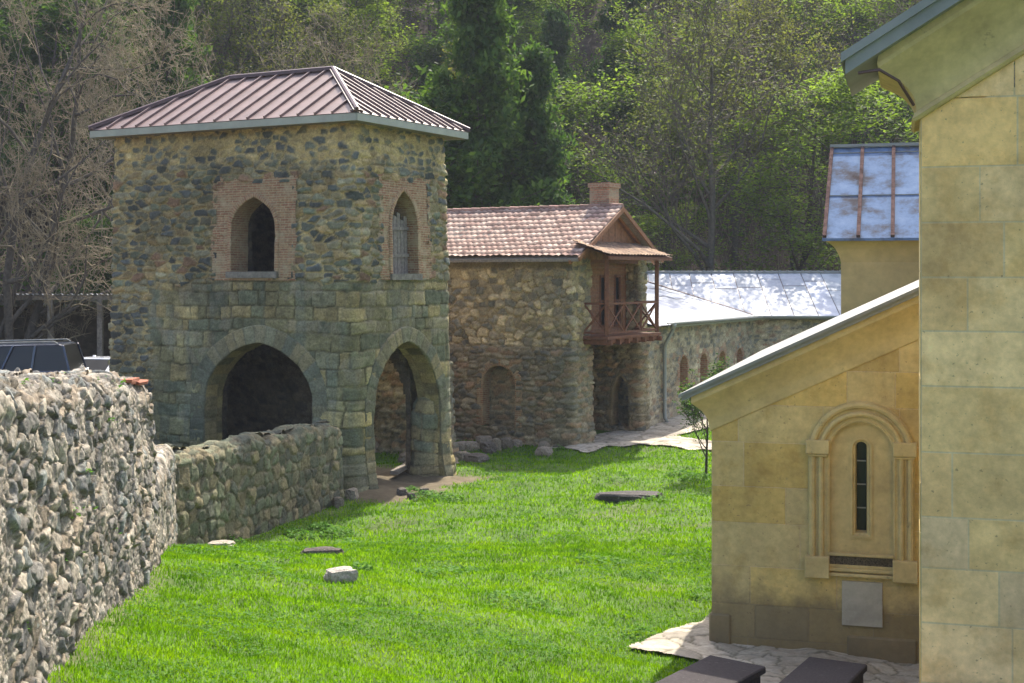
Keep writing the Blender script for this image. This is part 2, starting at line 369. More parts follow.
GREEN = [(.23, .215, .135), (.17, .175, .12), (.27, .245, .15), (.31, .26, .15), (.14, .15, .11), (.23, .225, .16), (.34, .285, .165), (.19, .205, .15)]
MIXED = [(.18, .18, .12), (.14, .15, .115), (.09, .10, .085), (.23, .20, .115), (.30, .23, .12), (.19, .175, .115), (.28, .26, .17), (.11, .12, .11), (.23, .15, .095), (.15, .165, .11), (.08, .085, .075), (.21, .195, .13)]
GREY = [(.20, .19, .16), (.26, .25, .21), (.14, .135, .12), (.31, .28, .21), (.10, .105, .10), (.23, .21, .17), (.18, .20, .17), (.34, .32, .27)]
TAN = [(.33, .28, .18), (.40, .33, .20), (.26, .235, .165), (.17, .165, .13), (.46, .38, .24), (.30, .26, .18), (.22, .20, .15), (.51, .43, .28)]

# ------------------------------------------------------------ terrain
CP = [(-3.15, 9.2, -2.78), (-2.6, 5, -2.4), (2, 9, -3.95), (4, 12, -4.1), (2.2, 15.2, -4.13), (6, 15, -4.12), (-4.1, 16, -3.42), (-1, 16, -3.85),
      (-5.3, 21.5, -4.3), (-4.9, 23.6, -4.7), (0, 23, -4.62), (5, 23, -4.7), (-3.6, 31, -4.96), (2, 31, -4.95), (8, 31, -4.9), (-9, 33, -4.9),
      (1.7, 39, -4.93), (4, 42.6, -4.93), (4.9, 44.5, -4.75), (9, 51, -4.6), (-12, 40, -4.9), (-2, 45, -4.9), (15, 40, -4.8), (20, 55, -4.6), (-15, 60, -4), (0, 62, -4.2), (0, 2, -3.2), (14, 5, -4)]
cp = np.array(CP)
def tps_fit(c):
    n = len(c); d = np.hypot(c[:, None, 0]-c[None, :, 0], c[:, None, 1]-c[None, :, 1]); K = np.where(d > 0, d*d*np.log(d+1e-9), 0)+np.eye(n)*.5
    Pm = np.c_[np.ones(n), c[:, :2]]; A = np.block([[K, Pm], [Pm.T, np.zeros((3, 3))]]); return np.linalg.solve(A, np.r_[c[:, 2], 0, 0, 0])
TW = tps_fit(cp)
TB = [(-2.0, 0), (-2.62, 3), (-4.55, 16.2), (-6.0, 22), (-7.8, 28), (-10.2, 34), (-11.6, 36.5), (-10, 44), (-14, 60)]
def gz(x, y, bumps=True):
    x = np.asarray(x, float); y = np.asarray(y, float); cx = np.clip(x, -14, 18); cy = np.clip(y, 2, 60)
    z = TW[-3]+TW[-2]*cx+TW[-1]*cy
    for k in range(len(cp)):
        d = np.hypot(cx-cp[k, 0], cy-cp[k, 1]); z = z+TW[k]*np.where(d > 0, d*d*np.log(d+1e-9), 0)
    z = z+HC
    if bumps: z = z+(fbm(x*.9, y*.9, 3, 4)-.5)*.27*sst(y, 2, 8)*(1-sst(y, 38, 44))
    bx = np.interp(y, [p[1] for p in TB], [p[0] for p in TB])
    tz = HC+np.interp(y, [0, 16, 36, 40.5, 60], [-1.6, -2.1, -3.58, -3.85, -3.4]); wgt = sst(bx-x, 0, .55)
    z = z*(1-wgt)+tz*wgt
    y0 = np.interp(x, [-30, -8, 10, 40], [47, 58, 61, 56]); r = np.maximum(y-y0, 0)
    z = z+np.minimum(r, 6)**2/12*.55+np.maximum(r-6, 0)*.58+ (fbm(x*.12, y*.12, 21, 3)-.5)*5*sst(r, 0, 20)
    return z
xs = np.unique(np.r_[np.arange(-140, -20, 4.), np.arange(-20, -7, .5), np.arange(-7, 8, .14), np.arange(8, 22, .5), np.arange(22, 141, 4.)])
ys = np.unique(np.r_[np.arange(-20, 4, 2.), np.arange(4, 44, .14), np.arange(44, 64, .5), np.arange(64, 200, 2.5)])
XX, YY = np.meshgrid(xs, ys); ZZ = gz(XX, YY)
# bare patches: the tower floor, rubble heap, parking terrace, wooded slope
def dirtmask(x, y):
    n = fbm(x*1.3, y*1.3, 31, 4)
    tx = (x+3.63)*.48+(y-31)*.877; ty = -(x+3.63)*.877+(y-31)*.48            # tower coordinates
    inside = sst(tx, -.9, -.2)*(1-sst(tx, 3.6, 4.8))*sst(ty, -2.4+n, -1.7+n)*(1-sst(ty, 8, 9))
    bx = np.interp(y, [p[1] for p in TB], [p[0] for p in TB]); park = sst(bx-x, .2, .8)
    worn = sst(fbm(x*.8, y*.8, 51, 4), .66, .74)*.5*sst(y, 14, 18)*.5
    edge = np.exp(-((x+1.848+.144*y)/.22)**2)*sst(16.5-y, 0, 1)*.55
    wood = sst(y, 53, 56)
    return np.clip(np.maximum.reduce([inside, park, worn, wood, edge]), 0, 1)
dm = dirtmask(XX, YY); n1 = fbm(XX*2.5, YY*2.5, 61, 4)[..., None]; n2 = fbm(XX*.4, YY*.4, 63, 3)[..., None]
gr = np.array((.07, .135, .018))*(.7+.6*n1)*(.8+.4*n2); wd = sst(YY, 50, 55)[..., None]
di = (np.array((.13, .105, .065))*(1-wd)+np.array((.085, .06, .042))*wd)*(.65+.7*n1)
gc = gr*(1-dm[..., None])+di*dm[..., None]
idx = np.arange(XX.size).reshape(XX.shape); ff = np.stack([idx[:-1, :-1], idx[:-1, 1:], idx[1:, 1:], idx[1:, :-1]], -1).reshape(-1, 4)
M['ground'] = stone_mat('ground', vary=.35, fine=9, bump=.6, dist=.04)
tag(mesh_np('ground', np.stack([XX, YY, ZZ], -1).reshape(-1, 3), ff, M['ground'], None, gc.reshape(-1, 3)), kind='structure')

# ------------------------------------------------------------ tower
C0 = np.array([-3.63, 31.0]); FD = np.array([.8772, -.480]); RD = np.array([.480, .8772])   # along the front (left to right), along the right side
FN = np.array([-.480, -.8772]); RN = np.array([.8772, -.480]); TL, TD, TH = 7.3, 4.03, 8.46
FL = C0-FD*TL; BR = C0+RD*TD; BL = FL+RD*TD
tower = empty('stone_tower', (C0[0], C0[1], 0), 0, 'two storey rubble stone gate tower with open arches and a brown metal roof', 'tower')
def P0(o):  # parent keeping world coordinates
    return o
def inv_parent(o, p):
    o.parent = p; o.matrix_parent_inverse = Matrix.Translation(-Vector(p.location)); return o
batter = lambda z: .2*np.clip(1-z/8.5, 0, 1)+.12*np.clip(1-z/1.0, 0, 1)**2
UF, UR, UB = TD, TD+TL, TD+TL+TD         # u where front, right side, back start
def tower_pat(U, V):
    e, a, b = rubble(U, V, .36, .17, 11, warp=.22); h, c = stones(e, a, b, U, V, MIXED, (.44, .36, .20), .14, .2, 3)
    e3, a3, b3 = rubble(U, V, .30, .19, 41); h3, c3 = stones(e3, a3, b3, U, V, [(.14, .15, .12), (.2, .19, .13), (.11, .12, .11), (.42, .34, .18), (.38, .30, .16)], (.46, .375, .20), .22, .3, 13)
    top = sst(V+(fbm(U*.8, V*.8, 5)-.5)*.8, 7.35, 7.6); c = mixc(c, c3, top); h = h*(1-top)+h3*top*.7
    e2, a2, b2 = ashlar(U+(fbm(U*1.5, V*1.5, 8)-.5)*.1+(fbm(U*9, V*9, 18, 2)-.5)*.05, V+(fbm(U*1.1, V*1.1, 9)-.5)*.14+(fbm(U*8, V*8, 19, 2)-.5)*.05, .20, .44, .22, .8, 5)
    h2, c2 = stones(e2*3, a2, b2, U, V, GREEN, (.19, .175, .115), .05, .09, 17, .7, 0)
    c2 = c2*(.7+.6*fbm(U*4, V*4, 88, 4))[..., None]
    c2 = c2*np.array((1.03, 1.0, .86))
    smear = sst(fbm(U*2.2, V*2.2, 29, 5), .56, .64)[..., None]*.6; c2 = c2*(1-smear)+np.array((.33, .29, .19))*smear*(.7+.6*fbm(U*7, V*7, 6))[..., None]
    streak = sst(fbm(U*3.5, V*.45, 19, 4), .55, .7)[..., None]*.35; c2 = c2*(1-streak)+np.array((.19, .215, .175))*streak
    lo = (V+(fbm(U*1.5, V*1.5, 6)-.5)*.5 < 4.72)*1.0
    right = np.where(U < UR, sst(U+(fbm(U, V, 27)-.5)*.6, UF+1.35, UF+1.5), 1-sst(U, UB-.05, UB+.1)); lo = lo*right
    c = mixc(c, c2, lo); h = h*(1-lo)+(h2*.42+(fbm(U*6, V*6, 91, 4)-.5)*.5)*lo
    bdk = sst(fbm(U*.5, V*.5, 15, 4), .5, .75)[..., None]; c = c*(1-.25*bdk)
    return h, c
fa = arch(UF+TL-2.58, 1.62, -.4, 1.95, 3.36, 30, .22); ra = arch(UR+2.03, 1.46, -.4, 1.6, 3.36, 30, .18)
ba = arch(UB+2.0, 1.2, -.4, 1.7, 3.2)
fw = arch(UF+TL-2.77, .66, 5.0, 6.05, 6.78, 16, .35); rw = arch(UR+2.0, .56, 4.95, 6.1, 6.95, 16, .45)
def tmask(u, z):
    m = np.zeros(u.shape, bool)
    for o, g in ((fa, .12), (ra, .12), (ba, .1), (fw, .12), (rw, .12)): m |= inpoly(u, z, grow(o, g)+[(o[-1][0]+g, -9 if o[0][1] < 0 else o[0][1]-.1), (o[0][0]-g, -9 if o[0][1] < 0 else o[0][1]-.1)])
    for c_, hw, zb, zt in ((UF+TL-2.77, 1.33, 4.82, 7.34), (UR+2.05, 1.2, 4.84, 7.38)): m |= (np.abs(u-c_) < hw-.2) & (z > zb+.08) & (z < zt-.22)
    return m
prof = [(float(batter(z)), z/TH) for z in np.linspace(0, TH, 40)]
o = sweep('masonry', [BL, FL, C0, BR], [(float(batter(z)), (z+.35)/(TH+.35)) for z in np.linspace(-.35, TH, 40)], -.35, TH, .03, tower_pat, .075, M['stone'], None, True, .09, tmask, wob=.09); inv_parent(o, tower)
fmap = facemap(C0-FD*UR, FD, FN, batter); rmap = facemap(C0-RD*UR, RD, RN, batter); bmap = facemap(BR+FD*UB, -FD, -FN, batter)
VS = [(.19, .185, .12), (.23, .22, .135), (.16, .165, .11), (.27, .24, .14), (.31, .26, .14)]
SOF = vouss([(.31, .26, .12), (.26, .22, .115), (.35, .28, .13), (.20, .18, .10)], (.24, .19, .1), .3, 3)
vs_ = vouss(VS, (.17, .16, .11), .27, 5)
def apat(S, Q):
    h, c = vs_(S, Q); h2, c2 = SOF(S, Q); m = (Q < -.03)*1.0; return h, mixc(c, c2, m)
inv_parent(surround('arch_ring', fa, fmap, .64, .42, .03, M['stone'], None, apat, .035, .03, 1), tower)
inv_parent(surround('arch_ring', ra, rmap, .64, .36, .03, M['stone'], None, apat, .035, .03, 2), tower)
inv_parent(surround('arch_ring', ba, bmap, .64, .2, .06, M['stone'], None, apat, .03, .03, 2), tower)
# worn round foot of the far pier
pc = C0+RD*3.80-RN*.27; prd = .45
def foot_pat(U, V):
    e_, a_, b_ = ashlar(U+(fbm(U, V*2, 8)-.5)*.2, V+(fbm(U*1.5, V*1.5, 9)-.5)*.2, .22, .4, .35, .8, 15); h_, c_ = stones(e_*3, a_, b_, U, V, GREEN, (.24, .21, .14), .05, .09, 47, .7, 0); return h_*.6+(fbm(U*2, V*2, 66, 3)-.5), c_
inv_parent(sweep('pier_foot', [(pc[0]+prd*math.cos(-t), pc[1]+prd*math.sin(-t)) for t in np.linspace(math.pi/2, math.pi*2.5, 25)[:-1]][::-1], [(.20, 0), (.10, .12), (.02, .35), (.03, .8), (-.03, .95), (-.14, 1)], -.35, 1.85, .035, foot_pat, .06, M['stone'], None, True, .05), tower)
# brick window frames: masonry panel + reveal
for (o_, mp, c_, hw, zb, zt) in ((fw, fmap, UF+TL-2.77, 1.33, 4.82, 7.34), (rw, rmap, UR+2.05, 1.2, 4.84, 7.38)):
    mk = lambda a, z, o_=o_, c_=c_, hw=hw, zt=zt, zb=zb: inpoly(a, z, grow(o_, .04)+[(o_[-1][0]+.04, o_[0][1]), (o_[0][0]-.04, o_[0][1])]) | (np.abs(a-c_) > hw-.12*fbm(a*0+1.7, z*7, c_)) | (z > zt-.15*fbm(a*4, z*0+3, 5))
    br = panel('brick_frame', mp, c_-hw, c_+hw, zb, zt, .04, M['brick'], None, mk, .045, lambda A, Z: ((fbm(A*7, Z*7, 3, 4)-.5)*2, np.ones(A.shape+(3,))), .035); inv_parent(br, tower)
    inv_parent(surround('window_arch', o_, mp, .64, .13, .035, M['brick'], None, None, .07, .025, 4), tower)
    sl = MB(); a0, a1 = o_[0][0]-.1, o_[-1][0]+.1; P = lambda a, z, oo: tuple(mp(np.array(a), np.array(z), oo))
    k8 = [P(a, z, oo) for z in (o_[0][1]-.12, o_[0][1]+.03) for (a, oo) in ((a0, .12), (a1, .12), (a1, -.8), (a0, -.8))]
    sl.add(k8, [(0, 1, 2, 3), (4, 5, 6, 7), (0, 1, 5, 4), (1, 2, 6, 5), (2, 3, 7, 6), (3, 0, 4, 7)]); inv_parent(sl.build('sill', M['sill'], None), tower)
# weathered plank shutter standing in the side window
sh = MB(); 
for k in range(7):
    a = UR+1.46+k*.15; z1_ = 6.35+.1*math.sin(k*2.1)
    sh.prism([(a, 4.98), (a+.135, 4.98), (a+.135, z1_), (a, z1_+.03)], lambda x, z: tuple(rmap(np.array(x), np.array(z), -.20)), lambda x, z: tuple(rmap(np.array(x), np.array(z), -.24)))
for z in (5.35, 6.0): sh.prism([(UR+1.45, z), (UR+2.5, z+.04), (UR+2.5, z+.12), (UR+1.45, z+.09)], lambda x, z: tuple(rmap(np.array(x), np.array(z), -.16)), lambda x, z: tuple(rmap(np.array(x), np.array(z), -.20)))
inv_parent(sh.build('plank_shutter', M['greywood']), tower)
# inner faces, their palette darkened for the shade indoors
def inner_shade_pat(A, Z):
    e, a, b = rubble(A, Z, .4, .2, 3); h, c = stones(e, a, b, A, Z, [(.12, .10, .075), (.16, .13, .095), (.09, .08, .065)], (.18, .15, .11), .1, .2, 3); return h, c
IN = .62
fmi = facemap(C0-FD*UR, FD, FN); rmi = facemap(C0-RD*UR, RD, RN); bmi = facemap(BR+FD*UB, -FD, -FN); lmi = facemap(FL+RD*TD, -RD, -RN)
ip = lambda oo, g=.02: (lambda a, z: inpoly(a, z, grow(oo, g)+[(oo[-1][0]+g, -9 if oo[0][1] < 0 else oo[0][1]), (oo[0][0]-g, -9 if oo[0][1] < 0 else oo[0][1])]))
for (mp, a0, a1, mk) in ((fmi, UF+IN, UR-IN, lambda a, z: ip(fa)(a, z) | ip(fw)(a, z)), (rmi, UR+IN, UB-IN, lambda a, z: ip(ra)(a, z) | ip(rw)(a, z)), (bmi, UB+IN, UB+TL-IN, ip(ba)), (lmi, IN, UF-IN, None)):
    inv_parent(panel('inner_wall', mp, a0, a1, -.3, 8.4, .07, M['stone'], None, mk, -IN, inner_shade_pat, -.05), tower)
def slab(name, z0, z1, ins, mat, par=tower):
    mb = MB(); q = [FL+(FD+RD)*ins, C0+(-FD+RD)*ins, BR+(-FD-RD)*ins, BL+(FD-RD)*ins]
    mb.add([(p[0], p[1], z) for z in (z0, z1) for p in q], [(3, 2, 1, 0), (4, 5, 6, 7), (0, 1, 5, 4), (1, 2, 6, 5), (2, 3, 7, 6), (3, 0, 4, 7)])
    ob = mb.build(name, mat); inv_parent(ob, par); return ob
slab('upper_floor', 4.4, 4.6, .6, M['inner_shade'])
slab('ceiling', 8.25, 8.35, .3, M['inner_shade'])
# hipped metal roof
ov = .45; ZE, ZR = 8.58, 10.0; half = (TD+2*ov)/2; LL = TL+2*ov; A0 = FL-(FD+RD)*ov   # front-left eave corner
def rp(a, b, z): p = A0+FD*a+RD*b; return (p[0], p[1], z)
rf = MB(); rg = half
q = [rp(0, 0, ZE), rp(LL, 0, ZE), rp(LL, 2*half, ZE), rp(0, 2*half, ZE), rp(rg, half, ZR), rp(LL-rg, half, ZR)]
rf.add(q, [(0, 1, 5, 4), (1, 2, 5), (2, 3, 4, 5), (3, 0, 4), (3, 2, 1, 0)])
roof = rf.build('roof', M['roofpaint']); inv_parent(roof, tower)
rb = MB(); sl_ = (ZR-ZE)/half
def rib(f, lim):
    p0, p1 = f(0), f(lim); rb.bar((p0[0], p0[1], p0[2]+.02), (p1[0]+random.uniform(-.02, .02), p1[1], p1[2]+.02), .04, .075)
a = .12
while a < LL:
    lim = min(half, a, LL-a)
    if lim > .1:
        rib(lambda t, a=a: rp(a, t, ZE+sl_*t), lim); rib(lambda t, a=a: rp(a, 2*half-t, ZE+sl_*t), lim)
    a += .5+random.uniform(-.035, .035)
b = .22
while b < 2*half:
    lim = min(b, 2*half-b)
    if lim > .1:
        rib(lambda t, b=b: rp(t, b, ZE+sl_*t), lim); rib(lambda t, b=b: rp(LL-t, b, ZE+sl_*t), lim)
    b += .36
o = rb.build('standing_seams', M['roofpaint']); o.parent = roof
fl_ = MB()
for (p, q_) in ((rp(rg, half, ZR+.03), rp(LL-rg, half, ZR+.03)), (rp(0, 0, ZE+.03), rp(rg, half, ZR+.03)), (rp(LL, 0, ZE+.03), rp(LL-rg, half, ZR+.03)), (rp(LL, 2*half, ZE+.03), rp(LL-rg, half, ZR+.03)), (rp(0, 2*half, ZE+.03), rp(rg, half, ZR+.03))):
    fl_.bar(p, q_, .17, .05); fl_.tube([Vector(p)+Vector((0, 0, .04)), Vector(q_)+Vector((0, 0, .04))], .05, 6)
o = fl_.build('ridge_cap', M['roofdark']); o.parent = roof
fc = MB()
def fascia_ring(mb, ins, z0, z1, th):
    c = [(ins, ins), (LL-ins, ins), (LL-ins, 2*half-ins), (ins, 2*half-ins)]
    for i in range(4):
        a_, b_ = c[i], c[(i+1) % 4]; mb.bar(rp(*a_, (z0+z1)/2), rp(*b_, (z0+z1)/2), th, z1-z0)
fascia_ring(fc, .03, 8.40, 8.565, .04)
o = fc.build('fascia', M['fascia']); inv_parent(o, tower)
sf = MB(); sf.add([rp(0.05, .05, 8.41), rp(LL-.05, .05, 8.41), rp(LL-.05, 2*half-.05, 8.41), rp(.05, 2*half-.05, 8.41)], [(0, 1, 2, 3)]); inv_parent(sf.build('soffit', M['greywood']), tower)

# ------------------------------------------------------------ long stone house with balcony
ul = np.array([-.848, .530]); g = np.array([.530, .848]); D0 = np.array([1.71, 39.0]); WB = 4.7; LB = 9.0
house = empty('stone_house', (D0[0], D0[1], 0), 0, 'rubble stone house with a tiled gable roof, brick chimney and red brown timber balcony', 'house')
Lp = D0+ul*LB; A1 = D0+g*1.07; A2 = A1+ul*1.8; Qp = D0+g*4.28; Q2 = Qp+ul*1.8; Rp = D0+g*WB; R2 = Rp+ul*LB
u1 = LB; u2 = u1+1.07; u3 = u2+1.8; u4 = u3+3.21; u5 = u4+1.8; u6 = u5+.42
def house_pat(U, V):
    e, a, b = rubble(U, V, .32, .22, 61, warp=.35); h, c = stones(e, a, b, U, V, TAN, (.36, .30, .19), .10, .2, 23)
    e2, a2, b2 = rubble(U, V, .36, .15, 71); h2, c2 = stones(e2, a2, b2, U, V, [(.24, .21, .145), (.19, .175, .13), (.29, .25, .17), (.28, .20, .13), (.14, .135, .11)], (.28, .235, .16), .12, .2, 29)
    lo = 1-sst(V+(fbm(U*1.2, V*1.2, 6)-.5)*.3, 2.78, 2.9); c = mixc(c, c2, lo); h = h*(1-lo)+h2*lo
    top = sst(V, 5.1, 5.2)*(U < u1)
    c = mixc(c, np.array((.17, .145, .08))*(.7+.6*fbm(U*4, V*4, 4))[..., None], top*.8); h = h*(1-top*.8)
    col = sst(U, u1-.7, u1-.4)*(1-sst(U, u2-.1, u2+.1))*(1-sst(V, 2.6, 3))*.2
    c = mixc(c, np.array((.24, .245, .17))*(.6+.8*fbm(U*2.5, V*1.2, 14))[..., None], col)
    return h, c
ni = arch(u1-2.4, .56, .5, 1.75, 2.28, 18, .05); dr = arch(u5-.62, .29, .22, 1.2, 1.78, 14, .5)
def hmask(u, z):
    return ip(ni, .06)(u, z) | ip(dr, .08)(u, z) | ((u > u2-.03) & (u < u5-.45) & (z > 3.0) & (u > u3) & (z < 9))
def led(z): return .07*np.clip(1-(z-2.75)/.12, 0, 1)+.03*np.clip(1-z/1.2, 0, 1)
o = sweep('masonry', [R2, Lp, D0, A1, A2, Q2, Qp, Rp][1:]+[R2], [(float(led(z)), (z+.35)/5.8) for z in np.linspace(-.35, 5.45, 50)], -.35, 5.45, .035, house_pat, .075, M['stone'], None, True, .035, hmask, wob=.08); inv_parent(o, house)
hm1 = facemap(D0+ul*LB, -ul, np.array([-.53, -.848]), led); hm5 = facemap(Qp+ul*u5, -ul, np.array([-.53, -.848]), led)
tanv = vouss([(.26, .20, .11), (.20, .16, .10), (.29, .23, .13), (.19, .11, .06)], (.24, .19, .11), .13, 5)
inv_parent(surround('niche_arch', ni, hm1, .38, .24, .035, M['brick'], None, None, .05, .02, 2), house)
inv_parent(panel('niche_back', hm1, ni[0][0]-.1, ni[-1][0]+.1, .2, 2.4, .04, M['stone'], None, None, -.36, lambda A, Z: house_pat(A+3, Z+.4), .04), house)
inv_parent(surround('door_arch', dr, hm5, .45, .2, .035, M['stone'], None, vouss([(.27, .22, .13), (.23, .19, .12), (.2, .17, .1)], (.25, .2, .12), .24, 9), .03, .015, 3), house)
dd = panel('door', hm5, dr[0][0]-.05, dr[-1][0]+.05, .2, 1.85, .1, M['dark'], None, None, -.42); inv_parent(dd, house)
dh = MB(); p = hm5(np.array(u5-.5), np.array(.95), -.40); dh.tube([p, p+np.array([.02, -.03, .0]), p+np.array([.02, -.03, .12])], .015, 6); o = dh.build('handle', M['iron']); inv_parent(o, house)
o.parent = dd; o.matrix_parent_inverse = (dd.matrix_parent_inverse.inverted() if False else Matrix.Identity(4))
dd.parent = house
def H(t, off, z):  # t along the gable, off outward from the gable plane, z up
    p = D0+g*t-ul*off; return (p[0], p[1], z)
# roof of hollow tiles
EO, GO = .38, .42; ze, za = 5.5, 6.93; run = WB/2+EO; zlow = za-(za-5.62)*run/(WB/2)
def tile_slope(name, side):
    na, ns = int((LB+GO+.4)/.045), 66; a = np.linspace(-GO, LB+.4, na); s = np.linspace(0, 1, ns); A, S = np.meshgrid(a, s)
    dist = S*run/math.cos(math.atan2(za-zlow, run)); rows = dist/.275; fr = rows-np.floor(rows); ri = np.floor(rows)
    jit = (hsh(ri, np.floor(A/.21), 4)-.5); wave = np.abs(np.sin((A+.0*ri)*math.pi/.21+ri*.35))
    h = .035*wave+.07*(1-fr)+.02*jit+(fbm(A*3, dist*3, 3)-.5)*.03
    sag = -.07*np.sin(np.clip(S, 0, 1)*math.pi)*np.sin(np.clip(A/LB, 0, 1)*math.pi)
    tt = WB/2+(S-1)*run if side < 0 else WB/2+(1-S)*run; zz = zlow+(za-zlow)*S+h+sag+.03
    px = D0[0]+g[0]*tt+ul[0]*A; py = D0[1]+g[1]*tt+ul[1]*A
    cc = pal(hsh(ri, np.floor(A/.21+ri*.11), 8), [(.44, .31, .25), (.38, .26, .21), (.50, .38, .31), (.33, .22, .18), (.46, .35, .29)])*(.7+.5*fbm(A*5, dist*5, 7))[..., None]
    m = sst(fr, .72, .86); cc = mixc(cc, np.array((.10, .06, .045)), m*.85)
    idx = np.arange(A.size).reshape(A.shape); f = np.stack([idx[:-1, :-1], idx[:-1, 1:], idx[1:, 1:], idx[1:, :-1]], -1).reshape(-1, 4)
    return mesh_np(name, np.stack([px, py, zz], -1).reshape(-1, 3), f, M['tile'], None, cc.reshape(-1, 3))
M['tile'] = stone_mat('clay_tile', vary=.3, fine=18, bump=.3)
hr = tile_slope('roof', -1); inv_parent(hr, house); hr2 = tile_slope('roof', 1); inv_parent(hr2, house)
mb = MB(); # roof deck below the tiles, ridge tiles and verge boards
for sd in (0, 1):
    t0 = -EO if sd == 0 else WB+EO
    mb.add([H(t0, GO, zlow), H(WB/2, GO, za), H(WB/2, -LB-.4, za), H(t0, -LB-.4, zlow), H(t0, GO, zlow-.08), H(WB/2, GO, za-.08), H(WB/2, -LB-.4, za-.08), H(t0, -LB-.4, zlow-.08)], [(0, 1, 2, 3), (7, 6, 5, 4), (0, 1, 5, 4), (1, 2, 6, 5), (2, 3, 7, 6), (3, 0, 4, 7)])
inv_parent(mb.build('roof_boards', M['greywood']), house)
mb = MB()
for k in range(26): mb.col = tuple(np.array((.30, .19, .15))*random.uniform(.6, 1.2)); s0 = -GO+k*.36; mb.tube([H(WB/2, -s0, za+.07), H(WB/2, -s0-.38, za+.09)], .085, 8)
inv_parent(mb.build('ridge_tiles', M['tile']), house)
mb = MB()
for t0, t1, z0_, z1_ in ((-EO, WB/2, zlow, za), (WB+EO, WB/2, zlow, za)): mb.bar(H(t0, GO+.02, z0_-.02), H(t1, GO+.02, z1_-.02), .04, .13)
for t0, t1, z0_, z1_ in ((-EO, WB/2, zlow-.05, za-.05), (WB+EO, WB/2, zlow-.05, za-.05)): mb.bar(H(t0, .15, z0_-.05), H(t1, .15, z1_-.05), .08, .10)
inv_parent(mb.build('barge_board', M['woodl']), house)
# boarded gable
mb = MB(); nb = 24
for k in range(nb):
    ta, tb = WB*k/nb+.006, WB*(k+1)/nb-.006; zt = lambda t: za-.12-(za-5.62)*abs(t-WB/2)/(WB/2)
    if min(zt(ta), zt(tb)) < 5.45: continue
    o_ = .05+.008*(k % 2)
    mb.add([H(ta, o_, 5.4), H(tb, o_, 5.4), H(tb, o_, zt(tb)), H(ta, o_, zt(ta)), H(ta, 0, 5.4), H(tb, 0, 5.4), H(tb, 0, zt(tb)), H(ta, 0, zt(ta))], [(0, 1, 2, 3), (7, 6, 5, 4), (0, 1, 5, 4), (1, 2, 6, 5), (2, 3, 7, 6), (3, 0, 4, 7)])
inv_parent(mb.build('boarded_gable', M['woodl']), house)
for yo in (.02, LB): mb = MB(); mb.add([H(0, -yo, 5.3), H(WB, -yo, 5.3), H(WB/2, -yo, 6.8)], [(0, 1, 2)]); inv_parent(mb.build('gable_wall', M['wood']), house)
# chimney
cc_ = D0+g*(WB/2+.45)+ul*.45; mb = MB(); ch = []
def chb(o_, z0_, z1_, hw, me):
    Mx = Matrix.Translation((cc_[0], cc_[1], 0)) @ Matrix.Rotation(math.atan2(-ul[1], -ul[0]), 4, 'Z'); me.box((-hw, -hw, z0_), (hw, hw, z1_), Mx)
chb(0, 6.2, 7.6, .33, mb); chb(0, 7.6, 7.74, .37, mb); chob = mb.build('chimney', M['brick_red'])
me = chob.data; uvl = me.uv_layers.new(name='UVMap')
for pl in me.polygons:
    ax = 0 if abs(pl.normal.y*(-ul[0])-pl.normal.x*(-ul[1])) > .5 else 1
    for li in pl.loop_indices:
        co = me.vertices[me.loops[li].vertex_index].co; dd_ = np.array([co.x, co.y])-cc_; uvl.data[li].uv = ((dd_ @ (-ul)) if ax == 0 else (dd_ @ g), co.z)
inv_parent(chob, house)
mb = MB(); chb(0, 7.74, 7.76, .22, mb); inv_parent(mb.build('flue', M['dark']), house)
# timber wall behind the balcony with two windows
zf = 3.2
mb = MB(); tw0, tw1 = 1.07, 4.28
nb = 22
for k in range(nb):
    z0_ = zf+(5.5-zf)*k/nb; z1_ = zf+(5.5-zf)*(k+1)/nb-.008
    for (ta, tb) in ((tw0-.02, 2.5), (2.88, 3.45), (3.83, tw1+.02)):
        if z0_ > 3.35 and z1_ < 4.95: mb.add([H(ta, -.45+.0, z0_), H(tb, -.45, z0_), H(tb, -.45, z1_), H(ta, -.45, z1_), H(ta, -.55, z0_), H(tb, -.55, z0_), H(tb, -.55, z1_), H(ta, -.55, z1_)], [(0, 1, 2, 3), (7, 6, 5, 4), (0, 1, 5, 4), (1, 2, 6, 5), (2, 3, 7, 6), (3, 0, 4, 7)])
    if not (z0_ > 3.35 and z1_ < 4.95): ta, tb = tw0-.02, tw1+.02; mb.add([H(ta, -.45, z0_), H(tb, -.45, z0_), H(tb, -.45, z1_), H(ta, -.45, z1_), H(ta, -.55, z0_), H(tb, -.55, z0_), H(tb, -.55, z1_), H(ta, -.55, z1_)], [(0, 1, 2, 3), (7, 6, 5, 4), (0, 1, 5, 4), (1, 2, 6, 5), (2, 3, 7, 6), (3, 0, 4, 7)])
inv_parent(mb.build('timber_wall', M['woodl']), house)
for ta, tb in ((2.5, 2.88), (3.45, 3.83)):
    mb = MB(); z0_, z1_ = 3.4, 4.92
    for (a_, b_) in (((ta+.02, z0_), (ta+.02, z1_)), ((tb-.02, z0_), (tb-.02, z1_)), ((ta, z0_), (tb, z0_)), ((ta, z1_), (tb, z1_)), ((ta, (z0_+z1_)/2), (tb, (z0_+z1_)/2))): mb.bar(H(a_[0], -.44, a_[1]), H(b_[0], -.44, b_[1]), .06, .06)
    wn = mb.build('window', M['wood']); inv_parent(wn, house)
    mb = MB(); mb.add([H(ta, -.5, z0_), H(tb, -.5, z0_), H(tb, -.5, z1_), H(ta, -.5, z1_)], [(0, 1, 2, 3)]); pn = mb.build('pane', M['glass']); pn.parent = wn
